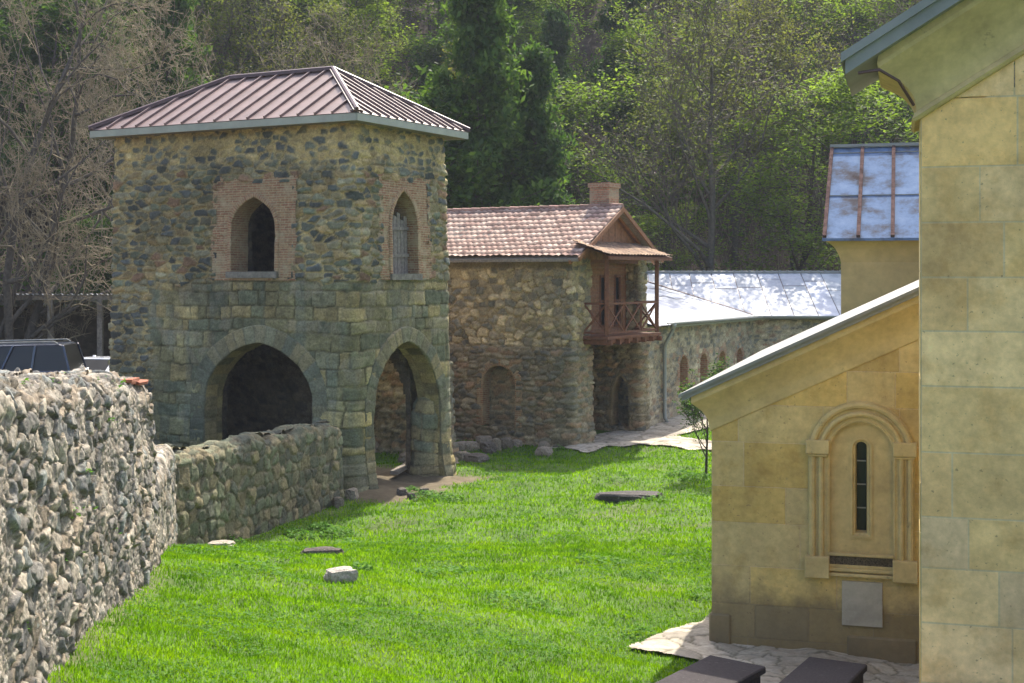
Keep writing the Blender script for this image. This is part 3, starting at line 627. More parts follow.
# balcony
PR = .8; T0, T1 = .68, 3.95
bal = MB(); bal.prism([(T0-.12, -.5), (T1+.1, -.5), (T1+.1, PR+.06), (T0-.12, PR+.06)], lambda t, o_: H(t, o_, zf-.1), lambda t, o_: H(t, o_, zf-.02))
inv_parent(bal.build('balcony_floor', M['wood']), house)
mb = MB(); t = T0
while t < T1+.1: mb.bar(H(t, -.1, zf-.19), H(t, PR+.14, zf-.19), .09, .14); t += .54
mb.bar(H(T0-.1, PR-.05, zf-.16), H(T1+.1, PR-.05, zf-.16), .1, .12)
inv_parent(mb.build('floor_joist', M['wood']), house)
for t in (T0, T1):
    mb = MB(); mb.bar(H(t, PR-.04, zf), H(t, PR-.04, 5.55), .12, .12); inv_parent(mb.build('balcony_post', M['wood'], bevel=.01), house)
rl = MB(); hb, ht = zf+.08, zf+.92
def xbay(p, q_):
    p0, q0 = Vector(p), Vector(q_); a_ = lambda v, z: (v.x, v.y, z)
    rl.bar(a_(p0, hb), a_(q0, ht), .035, .05); rl.bar(a_(p0, ht), a_(q0, hb), .03, .05)
for k in range(3):
    ta, tb = T0+(T1-T0)*k/3, T0+(T1-T0)*(k+1)/3; xbay(H(ta, PR-.04, 0), H(tb, PR-.04, 0)); rl.bar(H(tb, PR-.04, hb), H(tb, PR-.04, ht), .06, .06)
for t in (T0, T1): xbay(H(t, 0, 0), H(t, PR-.04, 0))
rl.bar(H(T0, PR-.04, ht), H(T1, PR-.04, ht), .09, .06); rl.bar(H(T0, PR-.04, hb), H(T1, PR-.04, hb), .06, .06)
for t in (T0, T1): rl.bar(H(t, 0, ht), H(t, PR-.04, ht), .09, .06); rl.bar(H(t, 0, hb), H(t, PR-.04, hb), .06, .06)
inv_parent(rl.build('balustrade', M['wood']), house)
# pent roof above the balcony
na, ns = 110, 30; a = np.linspace(-.05, 4.05, na); s = np.linspace(0, 1, ns); A, S = np.meshgrid(a, s); off = 1.25-1.25*S
zz = 5.50+.42*S+.035*np.abs(np.sin(A*math.pi/.2))+.03*(1-(S*5-np.floor(S*5)))+(fbm(A*2, S*2, 5)-.5)*.04
px = D0[0]+g[0]*A-ul[0]*off; py = D0[1]+g[1]*A-ul[1]*off; cc = pal(hsh(np.floor(S*5), np.floor(A/.2), 8), [(.30, .2, .13), (.24, .16, .11), (.34, .24, .16), (.2, .14, .1)])
idx = np.arange(A.size).reshape(A.shape); f = np.stack([idx[:-1, :-1], idx[:-1, 1:], idx[1:, 1:], idx[1:, :-1]], -1).reshape(-1, 4)
inv_parent(mesh_np('pent_roof', np.stack([px, py, zz], -1).reshape(-1, 3), f, M['tile'], None, cc.reshape(-1, 3)), house)
mb = MB(); mb.add([H(-.05, 1.25, 5.47), H(4.05, 1.25, 5.47), H(4.05, 0, 5.89), H(-.05, 0, 5.89)], [(3, 2, 1, 0)]); mb.bar(H(-.05, 1.22, 5.43), H(4.05, 1.22, 5.43), .04, .09)
mb.bar(H(T0-.1, PR-.04, 5.47), H(4.0, PR-.04, 5.47), .12, .12)
inv_parent(mb.build('pent_roof_boards', M['wood']), house)
# ------------------------------------------------------------ long low wing with a sheet metal roof
E3 = np.array([9.1, 51.6]); d3 = E3-Rp; L3 = float(np.hypot(*d3)); d3 = d3/L3; n3 = np.array([-d3[1], d3[0]]); F3 = np.array([22.0, 50.9]); d4 = (F3-E3)/np.linalg.norm(F3-E3); n4 = np.array([-d4[1], d4[0]])
wing = empty('low_wing', (float(E3[0]), float(E3[1]), 0), 0, 'low stone range with a shiny galvanised sheet roof and a row of brick arched niches', 'building')
ZW = 3.32
def wing_pat(U, V):
    e, a, b = rubble(U, V, .30, .16, 81); h, c = stones(e, a, b, U, V, [(.31, .27, .20), (.38, .33, .24), (.24, .22, .18), (.18, .175, .15), (.42, .37, .27), (.33, .24, .17)], (.38, .33, .23), .16, .26, 23)
    return h, c
ni3 = [arch(s_, .34, .9, 1.9, 2.24, 12, .05) for s_ in (3.07, 4.86, 6.65, 8.4, L3+.72)]
def wmask(u, z):
    m = np.zeros(u.shape, bool)
    for q_ in ni3: m |= ip(q_, .04)(u, z)
    return m
W4 = F3+np.array([0, 7.0]); W5 = Rp+n3*5
inv_parent(sweep('masonry', [Rp, E3, F3, W4], [(0, 0), (0, 1)], -.3, ZW, .05, wing_pat, .05, M['stone'], None, False, .06, wmask, wob=.05), wing)
wm3 = facemap(Rp, d3, -n3); wm4 = facemap(E3-d4*L3, d4, -n4)
for i, q_ in enumerate(ni3):
    mp = wm3 if i < 4 else wm4
    inv_parent(surround('brick_arch', q_, mp, .3, .22, .04, M['brick_red'], None, None, .03, .012, i), wing)
    inv_parent(panel('niche_back', mp, q_[0][0]-.05, q_[-1][0]+.05, .8, 2.3, .06, M['stone'], None, None, -.27, lambda A, Z: wing_pat(A+9, Z), .03), wing)
# roof: two slopes meeting in a valley, laid as separate overlapping sheets
S1, S2 = .25, .37; ZR3 = ZW+.1
def clip(poly, f):
    out = []; n = len(poly)
    for i in range(n):
        a_, b_ = poly[i], poly[(i+1) % n]; fa_, fb_ = f(a_), f(b_)
        if fa_ >= 0: out.append(a_)
        if (fa_ >= 0) != (fb_ >= 0): t = fa_/(fa_-fb_); out.append((a_[0]+(b_[0]-a_[0])*t, a_[1]+(b_[1]-a_[1])*t))
    return out
rs = MB(); rr = random.Random(5)
def hgt(p, which):
    v = np.array(p)-E3; return ZR3+(S1*float(v @ n3) if which == 0 else S2*float(v @ n4))
for which, (org, dd_, nn_, lo, hi, depth) in enumerate(((E3, d3, n3, -L3-.5, 9, 7.0), (E3, d4, n4, -9, 14.5, 4.3))):
    a_ = lo
    while a_ < hi:
        wd_ = rr.uniform(.8, 1.0); b_ = -.4; lean = 0
        while b_ < depth:
            ln = rr.uniform(2.2, 4.4); b2 = min(b_+ln, depth)
            poly = [tuple(org+dd_*(a_+.0)+nn_*b_), tuple(org+dd_*(a_+wd_-.03)+nn_*b_), tuple(org+dd_*(a_+wd_-.03)+nn_*(b2-.02)), tuple(org+dd_*a_+nn_*(b2-.02))]
            other = 1-which; df = lambda p: (S2*float((np.array(p)-E3) @ n4)-S1*float((np.array(p)-E3) @ n3))*(-1 if which == 0 else 1)
            poly = clip(poly, df)
            if which == 0: poly = clip(poly, lambda p: 0.05+float((np.array(p)-R2)@(np.array([.53, .848]))))
            if len(poly) >= 3:
                v_ = rr.uniform(.84, 1.0); rs.col = (v_, v_*1.0, v_*rr.uniform(.98, 1.04)); t1, t2 = rr.uniform(0, .015), rr.uniform(0, .01)
                rs.add([(p[0], p[1], hgt(p, which)+.012*((float((np.array(p)-org) @ nn_)-b_) < .02)+.012+t1) for p in poly], [tuple(range(len(poly)))])
            b_ = b2
        a_ += wd_
def tin_mat():
    m, t, b = newmat('galvanised_sheet'); a_ = t.nodes.new('ShaderNodeAttribute'); a_.attribute_name = 'Col'; co = objco(t)
    n = N(t, 'ShaderNodeTexNoise', Scale=1.6, Detail=7, Roughness=.7); L(t, co, n.inputs['Vector'])
    v = ramp(t, n.outputs[0], [(.35, (.36, .38, .41)), (.6, (.54, .56, .59))]); c = mix(t, a_.outputs[0], v, 1.0, 'MULTIPLY')
    n2 = N(t, 'ShaderNodeTexNoise', Scale=5, Detail=6, Roughness=.7); L(t, co, n2.inputs['Vector'])
    c = mix(t, c, (.2, .17, .14), ramp(t, n2.outputs[0], [(.64, (0, 0, 0)), (.72, (.8, .8, .8))]))
    L(t, c, b.inputs['Base Color']); b.inputs['Metallic'].default_value = .0; b.inputs['Roughness'].default_value = .6; b.inputs['Specular IOR Level'].default_value = .08
    bp = N(t, 'ShaderNodeBump', Strength=.25, Distance=.02); L(t, n2.outputs[0], bp.inputs['Height']); L(t, bp.outputs[0], b.inputs['Normal'])
    return m
M['tin'] = tin_mat()
tin = rs.build('roof', M['tin'], fix=False); inv_parent(tin, wing)
us = MB()
for which, (org, dd_, nn_, lo, hi, depth) in enumerate(((E3, d3, n3, -L3-.5, 9, 7.0), (E3, d4, n4, -9, 14.5, 4.3))):
    df = lambda p: (S2*float((np.array(p)-E3) @ n4)-S1*float((np.array(p)-E3) @ n3))*(-1 if which == 0 else 1)
    poly = clip([tuple(org+dd_*lo+nn_*-.38), tuple(org+dd_*hi+nn_*-.38), tuple(org+dd_*hi+nn_*depth), tuple(org+dd_*lo+nn_*depth)], df)
    if which == 0: poly = clip(poly, lambda p: 0.05+float((np.array(p)-R2)@(np.array([.53, .848]))))
    us.add([(p[0], p[1], hgt(p, which)-.012) for p in poly], [tuple(range(len(poly)))])
inv_parent(us.build('roof_deck', M['roofdark'], fix=False), wing)
# roof substructure keeps daylight out (walls behind and deck), back slopes
bk = MB(); pt = lambda p, z: (float(p[0]), float(p[1]), z)
rl4 = [E3+d4*-7+n4*4.3, E3+d4*14.5+n4*4.3]; bk.add([pt(rl4[0], ZR3+S2*4.3), pt(rl4[1], ZR3+S2*4.3), pt(rl4[1]+n4*4.3, ZR3-.1), pt(rl4[0]+n4*4.3, ZR3-.1)], [(0, 1, 2, 3)])
o = bk.build('rear_roof_slope', M['pipe'], fix=False); inv_parent(o, wing)
bk = MB(); bw0 = E3-d4*7+n4*8.3; bw1 = F3+n4*8.3
bk.add([pt(bw0, -.5), pt(bw1, -.5), pt(bw1, ZW), pt(bw0, ZW)], [(0, 1, 2, 3)]); bk.add([pt(bw0, -.5), pt(bw0, ZW), pt(bw0-n4*6, ZW+1), pt(bw0-n4*6, -.5)], [(0, 1, 2, 3)])
inv_parent(bk.build('rear_wall', M['greywood'], fix=False), wing)
# seams: valley tray, ridge roll, cover strips
vd = None
k6 = 6.6; w_ = np.array([-.727, .686]);  # valley direction solved from the two pitches
a1 = S1*n3-S2*n4; vdir = np.array([-a1[1], a1[0]]); vdir = vdir/np.linalg.norm(vdir)
if vdir @ n4 < 0: vdir = -vdir
mb = MB(); ve = E3+vdir*(4.25/(vdir @ n4)); p0 = pt(E3, ZR3+.03); p1 = pt(ve, hgt(ve, 1)+.05); mb.bar(p0, p1, .14, .03)
inv_parent(mb.build('valley_tray', M['roofdark']), wing)
mb = MB(); mb.tube([pt(rl4[0], ZR3+S2*4.3+.04), pt(rl4[1], ZR3+S2*4.3+.04)], .07, 8); inv_parent(mb.build('ridge_roll', M['zinc']), wing)
for k in range(70):
    p = rl4[0]+(rl4[1]-rl4[0])*(k/70); mb = MB(); mb.box((p[0]-.04, p[1]-.12, ZR3+S2*4.3+.02), (p[0]+.04, p[1]+.0, ZR3+S2*4.3+.13)); inv_parent(mb.build('ridge_clip', M['zinc']), wing)
# gutter and downpipe
def halfpipe(name, p, q_, r, mat, par, th=.008):
    p, q_ = Vector(p), Vector(q_); d = (q_-p).normalized(); sx = d.cross(Vector((0, 0, 1))).normalized(); vs = []; n = 9
    for e_ in (p, q_):
        for rr_ in (r, r-th):
            for k in range(n): t = math.pi*k/(n-1); vs.append(e_+sx*math.cos(t)*rr_-Vector((0, 0, 1))*math.sin(t)*rr_)
    fs = []
    for k in range(n-1): fs += [(k, k+1, 2*n+k+1, 2*n+k), (n+k, 3*n+k, 3*n+k+1, n+k+1)]
    fs += [(0, 2*n, 3*n, n), (n-1, 2*n-1, 4*n-1, 3*n-1)]
    mb = MB(); mb.add(vs, fs); o = mb.build(name, mat, smooth=True); 
    if par is not None: inv_parent(o, par)
    return o
pr_ = Rp-n3*.42+d3*1.0; halfpipe('gutter', pt(pr_, ZW+.1), pt(E3-n3*.42-d3*.1, ZW+.08), .09, M['zinc'], wing)
halfpipe('gutter', pt(E3-n4*.42-d4*.1, ZW+.08), pt(F3-n4*.42, ZW+.1), .09, M['zinc'], wing)
mb = MB()
for p, q_, nn_ in ((pr_, E3-n3*.42, n3), (E3-n4*.42, F3-n4*.42, n4)): mb.bar(pt(p+nn_*.1, ZW+.02), pt(q_+nn_*.1, ZW+.02), .03, .16); 
inv_parent(mb.build('eaves_board', M['fascia']), wing)
pp = Rp+d3*1.25; pf = lambda o_, z: pt(pp-n3*o_, z)
mb = MB(); mb.tube([pf(.42, ZW+.02), pf(.42, ZW-.12), pf(.14, ZW-.6), pf(.12, ZW-.75), pf(.12, .35), pf(.22, .2)], .06, 10)
for z in (.9, 2.3): mb.tube([pf(.12, z), pf(.12, z+.05)], .075, 10)
mb.tube([pf(.42, ZW+.06), pf(.42, ZW-.1)], .11, 10, .07)
inv_parent(mb.build('downpipe', M['pipe'], smooth=True), wing)

# ------------------------------------------------------------ freestanding rubble walls
def loop(p, q_, wd_):   # footprint with face p->q on its right
    p, q_ = np.array(p, float), np.array(q_, float); d = (q_-p)/np.linalg.norm(q_-p); n_ = np.array([-d[1], d[0]]); return [p+d*0, q_, q_+n_*wd_, p+n_*wd_]
def near_pat(U, V):
    e, a, b = rubble(U, V, .22, .15, 91, warp=.6, jit=1.0, p=2.2); h, c = stones(e, a, b, U, V, [(.27, .25, .20), (.35, .32, .25), (.20, .19, .165), (.42, .37, .28), (.16, .16, .15), (.30, .27, .215), (.22, .24, .22), (.32, .26, .18)], (.27, .23, .17), .15, .10, 33, .6, .75, .85)
    e4, a4, b4 = rubble(U, V, .085, .06, 191, warp=.4, jit=.95); h4, c4 = stones(e4, a4, b4, U, V, [(.36, .33, .27), (.26, .24, .2), (.44, .38, .29)], (.26, .23, .18), .14, .2, 35, .4, .8, .85)
    k = sst(fbm(U*1.6, V*1.6, 44, 3), .55, .62); c = mixc(c, c4, k); h = h*(1-k)+h4*k*.45
    tilt = (hsh(a*97, b*13)-.5)*.5*sst(e, .1, .4); return h+tilt*(1-k)+(fbm(U*22, V*22, 7, 3)-.5)*.5, c
DW = lambda p: 0
fw0, fw1 = np.array([-1.93-.144*2.6, 2.6]), np.array([-1.93-.144*16.1, 16.1])
path = loop(fw0, fw1, .75); Lf = float(np.linalg.norm(fw1-fw0))
def along(u, Lw, wd_):  # position 0..1 along the wall for every u of the loop
    return np.clip(np.where(u < Lw, u/Lw, np.where(u < Lw+wd_, 1, np.where(u < 2*Lw+wd_, 1-(u-Lw-wd_)/Lw, 0))), 0, 1)
tf = lambda u: HC+np.interp(along(u, Lf, .75), [0, .42, 1], [-.12, -.64, -1.24])+(fbm(u*3.3, u*0, 5, 3)-.5)*.16
bf = lambda u: HC+np.interp(along(u, Lf, .75), [0, .48, 1], [-2.9, -3.1, -3.9])
LOAF = [(0.10, 0), (.05, .5), (0, .93), (-.12, 1.0), (-.46, 1.0)]
wl = sweep('retaining_wall', path, LOAF, bf, tf, .016, near_pat, .045, M['stone_near'], None, True, .05, None, .04, wob=.16, smooth=False)
tag(wl, 'sunlit rough rubble wall in the left foreground with ragged stones', 'wall')
Lc = [np.array([-4.30, 16.3]), np.array([-5.55, 22.3])]; Ls = float(np.linalg.norm(Lc[1]-Lc[0]))
ws = sweep('retaining_wall', loop(Lc[0], Lc[1], .6), [(0.05, 0), (0, .93), (-.1, 1), (-.3, 1)], lambda u: HC-4.9+0*u, lambda u: HC+np.interp(along(u, Ls, .6), [0, 1], [-2.5, -2.82])+(fbm(u*3, u*0, 6, 3)-.5)*.15, .03, near_pat, .04, M['stone_near'], None, True, .05, None, .04, wob=.1)
tag(ws, 'lower lit strip of rubble wall just beyond the end of the foreground wall', 'wall')
def low_pat(U, V):
    e, a, b = rubble(U, V, .30, .24, 95, warp=.3); h, c = stones(e, a, b, U, V, [(.15, .155, .105), (.12, .13, .09), (.18, .17, .11), (.10, .105, .08), (.15, .165, .105), (.22, .19, .12)], (.20, .175, .12), .12, .16, 37, .5, .6)
    top = sst(V, 2.0, 2.15)[..., None]; return h, c
ll0, ll1 = np.array([-5.62, 22.4]), np.array([-3.72, 30.2]); Ll = float(np.linalg.norm(ll1-ll0))
wlow = sweep('low_wall', loop(ll0, ll1, .7), [(0.04, 0), (-.03, .95), (-.12, 1), (-.44, 1.0)], -.4, lambda u: HC+np.interp(along(u, Ll, .7), [0, .45, .75, 1], [-2.96, -3.15, -3.2, -3.3])+(fbm(u*2.2, u*0, 8, 3)-.5)*.22, .03, low_pat, .045, M['stone'], None, True, .06, None, .05, wob=.14, smooth=False)
tag(wlow, 'low ruined stone wall in shade running up to the tower corner pillar', 'wall')
def red_pat(U, V):
    h, c = house_pat(U+20, np.minimum(V, 2.6)); k = sst(fbm(U*.9, V*.5, 45), .5, .6)*sst(V, 1.2, 1.5); c = mixc(c*1.25, np.array((.26, .13, .08))*(.7+.6*fbm(U*9, V*16, 3))[..., None], k); return h, c
rw0, rw1 = np.array([-7.2, 39.8]), np.array([-2.05, 37.3])
wr = sweep('ruined_wall', loop(rw0, rw1, .7), [(0.25, 0), (0.05, .25), (0, .93), (-.12, 1), (-.35, 1.0)], -.3, lambda u: 4.3+(fbm(u*1.2, u*0, 9, 3)-.5)*1.0, .05, red_pat, .12, M['stone'], None, True, .06, None, .05, wob=.3)
tag(wr, 'ruined brick and rubble wall seen through the right hand arch of the tower', 'wall')

# ------------------------------------------------------------ paths
def flag_pat(X, Y, sz=.55, seed=3):
    e, a, b = rubble(X, Y, sz, sz*.8, seed, warp=.35); m = 1-sst(e, .03, .10)
    c = pal(a, [(.42, .38, .30), (.36, .33, .27), (.46, .42, .34), (.39, .35, .28)])*(.85+.3*b)[..., None]; c = mixc(c, np.array((.13, .12, .08)), m*.8); return sst(e, 0, .1), c
M['flag'] = stone_mat('flagstones', vary=.35, fine=14, bump=.4, dist=.01, lichen=((.24, .21, .15), 2.4, .6))
def path_mesh(name, poly, res, lift=.045, sz=.55):
    p = np.array(poly); x = np.arange(p[:, 0].min(), p[:, 0].max()+res, res); y = np.arange(p[:, 1].min(), p[:, 1].max()+res, res); X, Y = np.meshgrid(x, y)
    h, c = flag_pat(X, Y, sz); Z = gz(X, Y)+lift+h*.012
    wob_ = lambda a_, b_: inpoly(a_+(fbm(a_*2, b_*2, 3)-.5)*.12, b_+(fbm(a_*2, b_*2, 8)-.5)*.12, poly)
    idx = np.arange(X.size).reshape(X.shape); f = np.stack([idx[:-1, :-1], idx[:-1, 1:], idx[1:, 1:], idx[1:, :-1]], -1)
    f = f[wob_((X[:-1, :-1]+X[1:, 1:])/2, (Y[:-1, :-1]+Y[1:, 1:])/2)]
    return tag(mesh_np(name, np.stack([X, Y, Z], -1).reshape(-1, 3), f.reshape(-1, 4), M['flag'], None, c.reshape(-1, 3)), kind='structure')
PATH1 = [(1.1, 38.9), (1.36, 38.5), (2.03, 37.5), (3.17, 39.3), (3.7, 39.6), (5.45, 38.0), (8, 32.6), (9.3, 33), (6.3, 39.0), (4.95, 41.4), (6.8, 43.6), (11, 50), (11, 51.6), (8.9, 52), (4.2, 44), (2.0, 41.2), (1.2, 39.8)]
path_mesh('paved_path', PATH1, .07)
se = np.array([.961, -.276]); sn = np.array([.276, .961]); S0 = np.array([2.227, 15.2])
cl = lambda a_, b_: tuple(S0+se*a_+sn*b_)
PATH2 = [(1.28, 14.78), (2.55, 17.1), (3.6, 20), (6, 20), (7, 9), (1.25, 11), (1.72, 13.0), (1.98, 14.35)]
path_mesh('church_paving', PATH2, .025, .03, .42)

# ------------------------------------------------------------ church
church = empty('stone_church', (S0[0], S0[1], 0), R(-16.0), 'yellow limestone church with smooth ashlar walls, a raking cornice and an arched slit window', 'church')
def cpart(o, par=church): o.parent = par; return o
MX, MY, MZ = 2.19, -3.23, HC+1.32          # corner of the tall gable wall: local x, y, height where its cornice starts
AZ = HC-1.726; RK1, RK2 = .47, .62          # side aisle cornice start, pitches
GB = HC-4.4
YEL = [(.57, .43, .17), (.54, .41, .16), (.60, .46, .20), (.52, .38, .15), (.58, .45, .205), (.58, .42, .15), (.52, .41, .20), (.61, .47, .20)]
def blocks(name, x0, x1, z0, ztop, hole, seed, mapf, hr=(.36, .5), wr=(.35, 1.2), JL=.003, K=1.1, pr=.007, TN=(1, 1, 1)):
    """ashlar facing: blocks with fine joints, cut to the rake (ztop(x)) and round a rectangular opening"""
    rg = random.Random(seed); mb = MB(); z = z0
    def piece(xa, xb, za_, zb_, c):
        jl = JL
        poly = [(xa+jl, za_+jl), (xb-jl, za_+jl), (xb-jl, zb_-jl), (xa+jl, zb_-jl)]; poly = clip(poly, lambda p: ztop(p[0])-p[1])
        if len(poly) < 3 or max(p[1] for p in poly)-min(p[1] for p in poly) < .03 or max(p[0] for p in poly)-min(p[0] for p in poly) < .03: return
        mb.col = c; cx = sum(p[0] for p in poly)/len(poly); cz = sum(p[1] for p in poly)/len(poly); o_ = rg.uniform(.6, 1.2)*pr
        inn = [(p[0]+(.004 if p[0] < cx else -.004), p[1]+(.004 if p[1] < cz else -.004)) for p in poly]; n_ = len(poly)
        mb.add([mapf(*p, 0) for p in poly]+[mapf(*p, o_) for p in inn], [tuple(range(n_, 2*n_))]+[(i, (i+1) % n_, n_+(i+1) % n_, n_+i) for i in range(n_)])
    while z < z0+12:
        zb = z+rg.uniform(*hr); x = x0-rg.uniform(0, .5)
        while x < x1:
            xb = x+rg.uniform(*wr); xa_, xb_ = max(x, x0), min(xb, x1)
            if xb_-xa_ > .02:
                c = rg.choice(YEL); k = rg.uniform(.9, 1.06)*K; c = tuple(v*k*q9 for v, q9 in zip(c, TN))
                if hole and xa_ < hole[1] and xb_ > hole[0] and z < hole[3] and zb > hole[2]:
                    if xa_ < hole[0]: piece(xa_, hole[0], z, zb, c)
                    if xb_ > hole[1]: piece(hole[1], xb_, z, zb, c)
                    ma, mb_ = max(xa_, hole[0]), min(xb_, hole[1])
                    if z < hole[2]: piece(ma, mb_, z, hole[2], c)
                    if zb > hole[3]: piece(ma, mb_, hole[3], zb, c)
                else: piece(xa_, xb_, z, zb, c)
            x = xb
        z = zb
        if z > ztop(x0) and z > ztop(x1): break
    # joint plane
    mb.col = (.64, .50, .29)
    def sh_(xa, xb, za_, zb_):
        poly = clip([(xa, za_), (xb, za_), (xb, zb_), (xa, zb_)], lambda p: ztop(p[0])-p[1])
        if len(poly) > 2: mb.add([mapf(*p, .002) for p in poly], [tuple(range(len(poly)))])
    if hole: sh_(x0, hole[0], z0, 99); sh_(hole[1], x1, z0, 99); sh_(hole[0], hole[1], z0, hole[2]); sh_(hole[0], hole[1], hole[3], 99)
    else: sh_(x0, x1, z0, 99)
    return cpart(mb.build(name, M['church'], fix=False))
front = lambda y0: (lambda x, z, o_: (x, y0-o_, z))
side = lambda x0: (lambda y, z, o_: (x0-o_, y, z))
SX = 1.608                                   # centre of the arched window
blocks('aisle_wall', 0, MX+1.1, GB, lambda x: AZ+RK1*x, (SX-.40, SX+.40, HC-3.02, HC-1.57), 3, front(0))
blocks('aisle_side_wall', 0, 9, GB, lambda x: AZ, None, 4, side(0))
blocks('gable_wall', MX, MX+9, GB, lambda x: MZ+RK2*(x-MX) if x < MX+4.5 else MZ+RK2*4.5, None, 12, front(MY), (.42, .58), (.4, 1.3), .005, 1.32, .004, (1.08, .98, 1.1))  # lighter, redder wall tint offsets the lawn's green bounce light in the colour
blocks('gable_return_wall', MY, MY+.9, GB, lambda x: MZ, None, 6, side(MX))
blocks('nave_side_wall', MY+.9, 12, GB, lambda x: MZ-.4, None, 7, side(MX+1.1))
mb = MB(); mb.box((MX+.02, MY+.02, GB), (MX+1.12, MY+.9, MZ+.2)); mb.col = (.4, .33, .2); cpart(mb.build('wall_core', M['church_trim']))
def profile_sweep(name, prof_, x0, y0, zb, slope, xl, back, mat):
    """cornice: rake along the front (from the corner to xl) mitred into a level eaves cornice running back"""
    mb = MB(); n_ = len(prof_); A_ = [(x0-p, y0-p, zb-slope*p+q) for p, q in prof_]; B_ = [(xl, y0-p, zb+slope*(xl-x0)+q) for p, q in prof_]; C_ = [(x0-p, y0+back, zb-slope*p+q) for p, q in prof_]
    b = len(mb.v); mb.v += A_+B_+C_; mb.c += [(1, 1, 1)]*(3*n_)
    for i in range(n_-1): mb.f += [(i, i+1, n_+i+1, n_+i), (i, 2*n_+i, 2*n_+i+1, i+1)]
    return cpart(mb.build(name, mat, smooth=False, fix=False))
def smooth_prof(pts, n=5):
    pts = np.array(pts); t = np.linspace(0, len(pts)-1, (len(pts)-1)*n+1); return list(zip(gsm(np.interp(t, range(len(pts)), pts[:, 0]), n*.3, False), gsm(np.interp(t, range(len(pts)), pts[:, 1]), n*.3, False)))
mp_ = [(.0, -.01), (.05, 0), (.075, .03), (.05, .07), (.035, .08)]
cav2 = mp_+smooth_prof([(.035, .085), (.05, .2), (.15, .39), (.34, .60)], 6)+[(.35, .64), (.34, .72)]
cav1 = [(.0, -.005), (.02, 0), (.025, .015)]+smooth_prof([(.025, .02), (.035, .13), (.10, .27), (.2, .40)], 6)+[(.205, .43), (.2, .50)]
profile_sweep('gable_cornice', cav2, MX, MY, MZ, RK2, MX+4.5, .9, M['church_trim'])
profile_sweep('aisle_cornice', cav1, 0, 0, AZ, RK1, MX+1.1, 9, M['church_trim'])
def metal_roof(name, x0, y0, zb, slope, xl, ov, ovr, q0, th, back, mat):
    mb = MB(); zz_ = lambda x: zb+slope*(x-x0)
    for i, (ex, dz, hh) in enumerate(((0, 0, th*.62), (.035, th*.6, th*.4))):
        xa = x0-ov-ex; ya = y0-ovr-ex; z_a = zz_(xa)+q0+dz; z_b = zz_(xl)+q0+dz; yb = y0+back
        mb.add([(xa, ya, z_a), (xl, ya, z_b), (xl, yb, z_b), (xa, yb, z_a), (xa, ya, z_a+hh), (xl, ya, z_b+hh), (xl, yb, z_b+hh), (xa, yb, z_a+hh)], [(0, 3, 2, 1), (4, 5, 6, 7), (0, 1, 5, 4), (1, 2, 6, 5), (2, 3, 7, 6), (3, 0, 4, 7)])
    return cpart(mb.build(name, mat))
metal_roof('gable_roof', MX, MY, MZ, RK2, MX+4.6, .60, .48, .70, .19, 1.0, M['zinc'])
metal_roof('aisle_roof', 0, 0, AZ, RK1, MX+1.1, .30, .24, .475, .09, 9, M['zinc'])
mb = MB(); # drip rod under the eaves corner
mb.tube([(MX-.5, MY-.42, MZ+.34), (MX-.33, MY-.42, MZ+.36), (MX-.18, MY-.3, MZ+.28), (MX-.06, MY-.1, MZ+.1)], .014, 6); cpart(mb.build('iron_hook', M['dark'] if False else M['roofdark']))
# arched window of the aisle
ZS = HC-1.92; ZB = HC-3.06
def arcpts(r, n=22): return [(SX+r*math.cos(math.pi-math.pi*k/n), ZS+r*math.sin(math.pi-math.pi*k/n)) for k in range(n+1)]
win = empty('window', (0, 0, 0)); win.parent = church
mb = MB()
for r, tr, pj in ((.515, .036, .045), (.42, .03, .05), (.352, .014, .03)):
    mb.tube([(x, -pj, z) for x, z in arcpts(r)], tr, 8)
    for s in (-1, 1): mb.tube([(SX+s*r, -pj, ZB), (SX+s*r, -pj, ZS)], tr, 8)
# flat archivolt band behind the rolls
ri, ro = .33, .56
pi_ = [(SX-ri, ZB)]+arcpts(ri)+[(SX+ri, ZB)]; po_ = [(SX-ro, ZB)]+arcpts(ro)+[(SX+ro, ZB)]
n_ = len(pi_); mb.add([(x, -.035, z) for x, z in pi_]+[(x, -.035, z) for x, z in po_]+[(x, .09, z) for x, z in pi_]+[(x, 0, z) for x, z in po_],
    [(i, i+1, n_+i+1, n_+i) for i in range(n_-1)]+[(i, 2*n_+i, 2*n_+i+1, i+1) for i in range(n_-1)]+[(n_+i, n_+i+1, 3*n_+i+1, 3*n_+i) for i in range(n_-1)])
o = mb.build('archivolt', M['church_trim'], smooth=False); o.parent = win
for s in (-1, 1):
    mb = MB(); mb.box((SX+s*.455-.125, -.11, ZS-.02), (SX+s*.455+.125, .0, ZS+.13)); mb.box((SX+s*.455-.105, -.09, ZS-.05), (SX+s*.455+.105, .0, ZS-.02)); o = mb.build('capital', M['church_trim'], bevel=.008); o.parent = win
    mb = MB(); mb.box((SX+s*.46-.13, -.13, ZB-.22), (SX+s*.46+.13, 0, ZB+.01)); o = mb.build('column_base', M['church_trim'], bevel=.008); o.parent = win
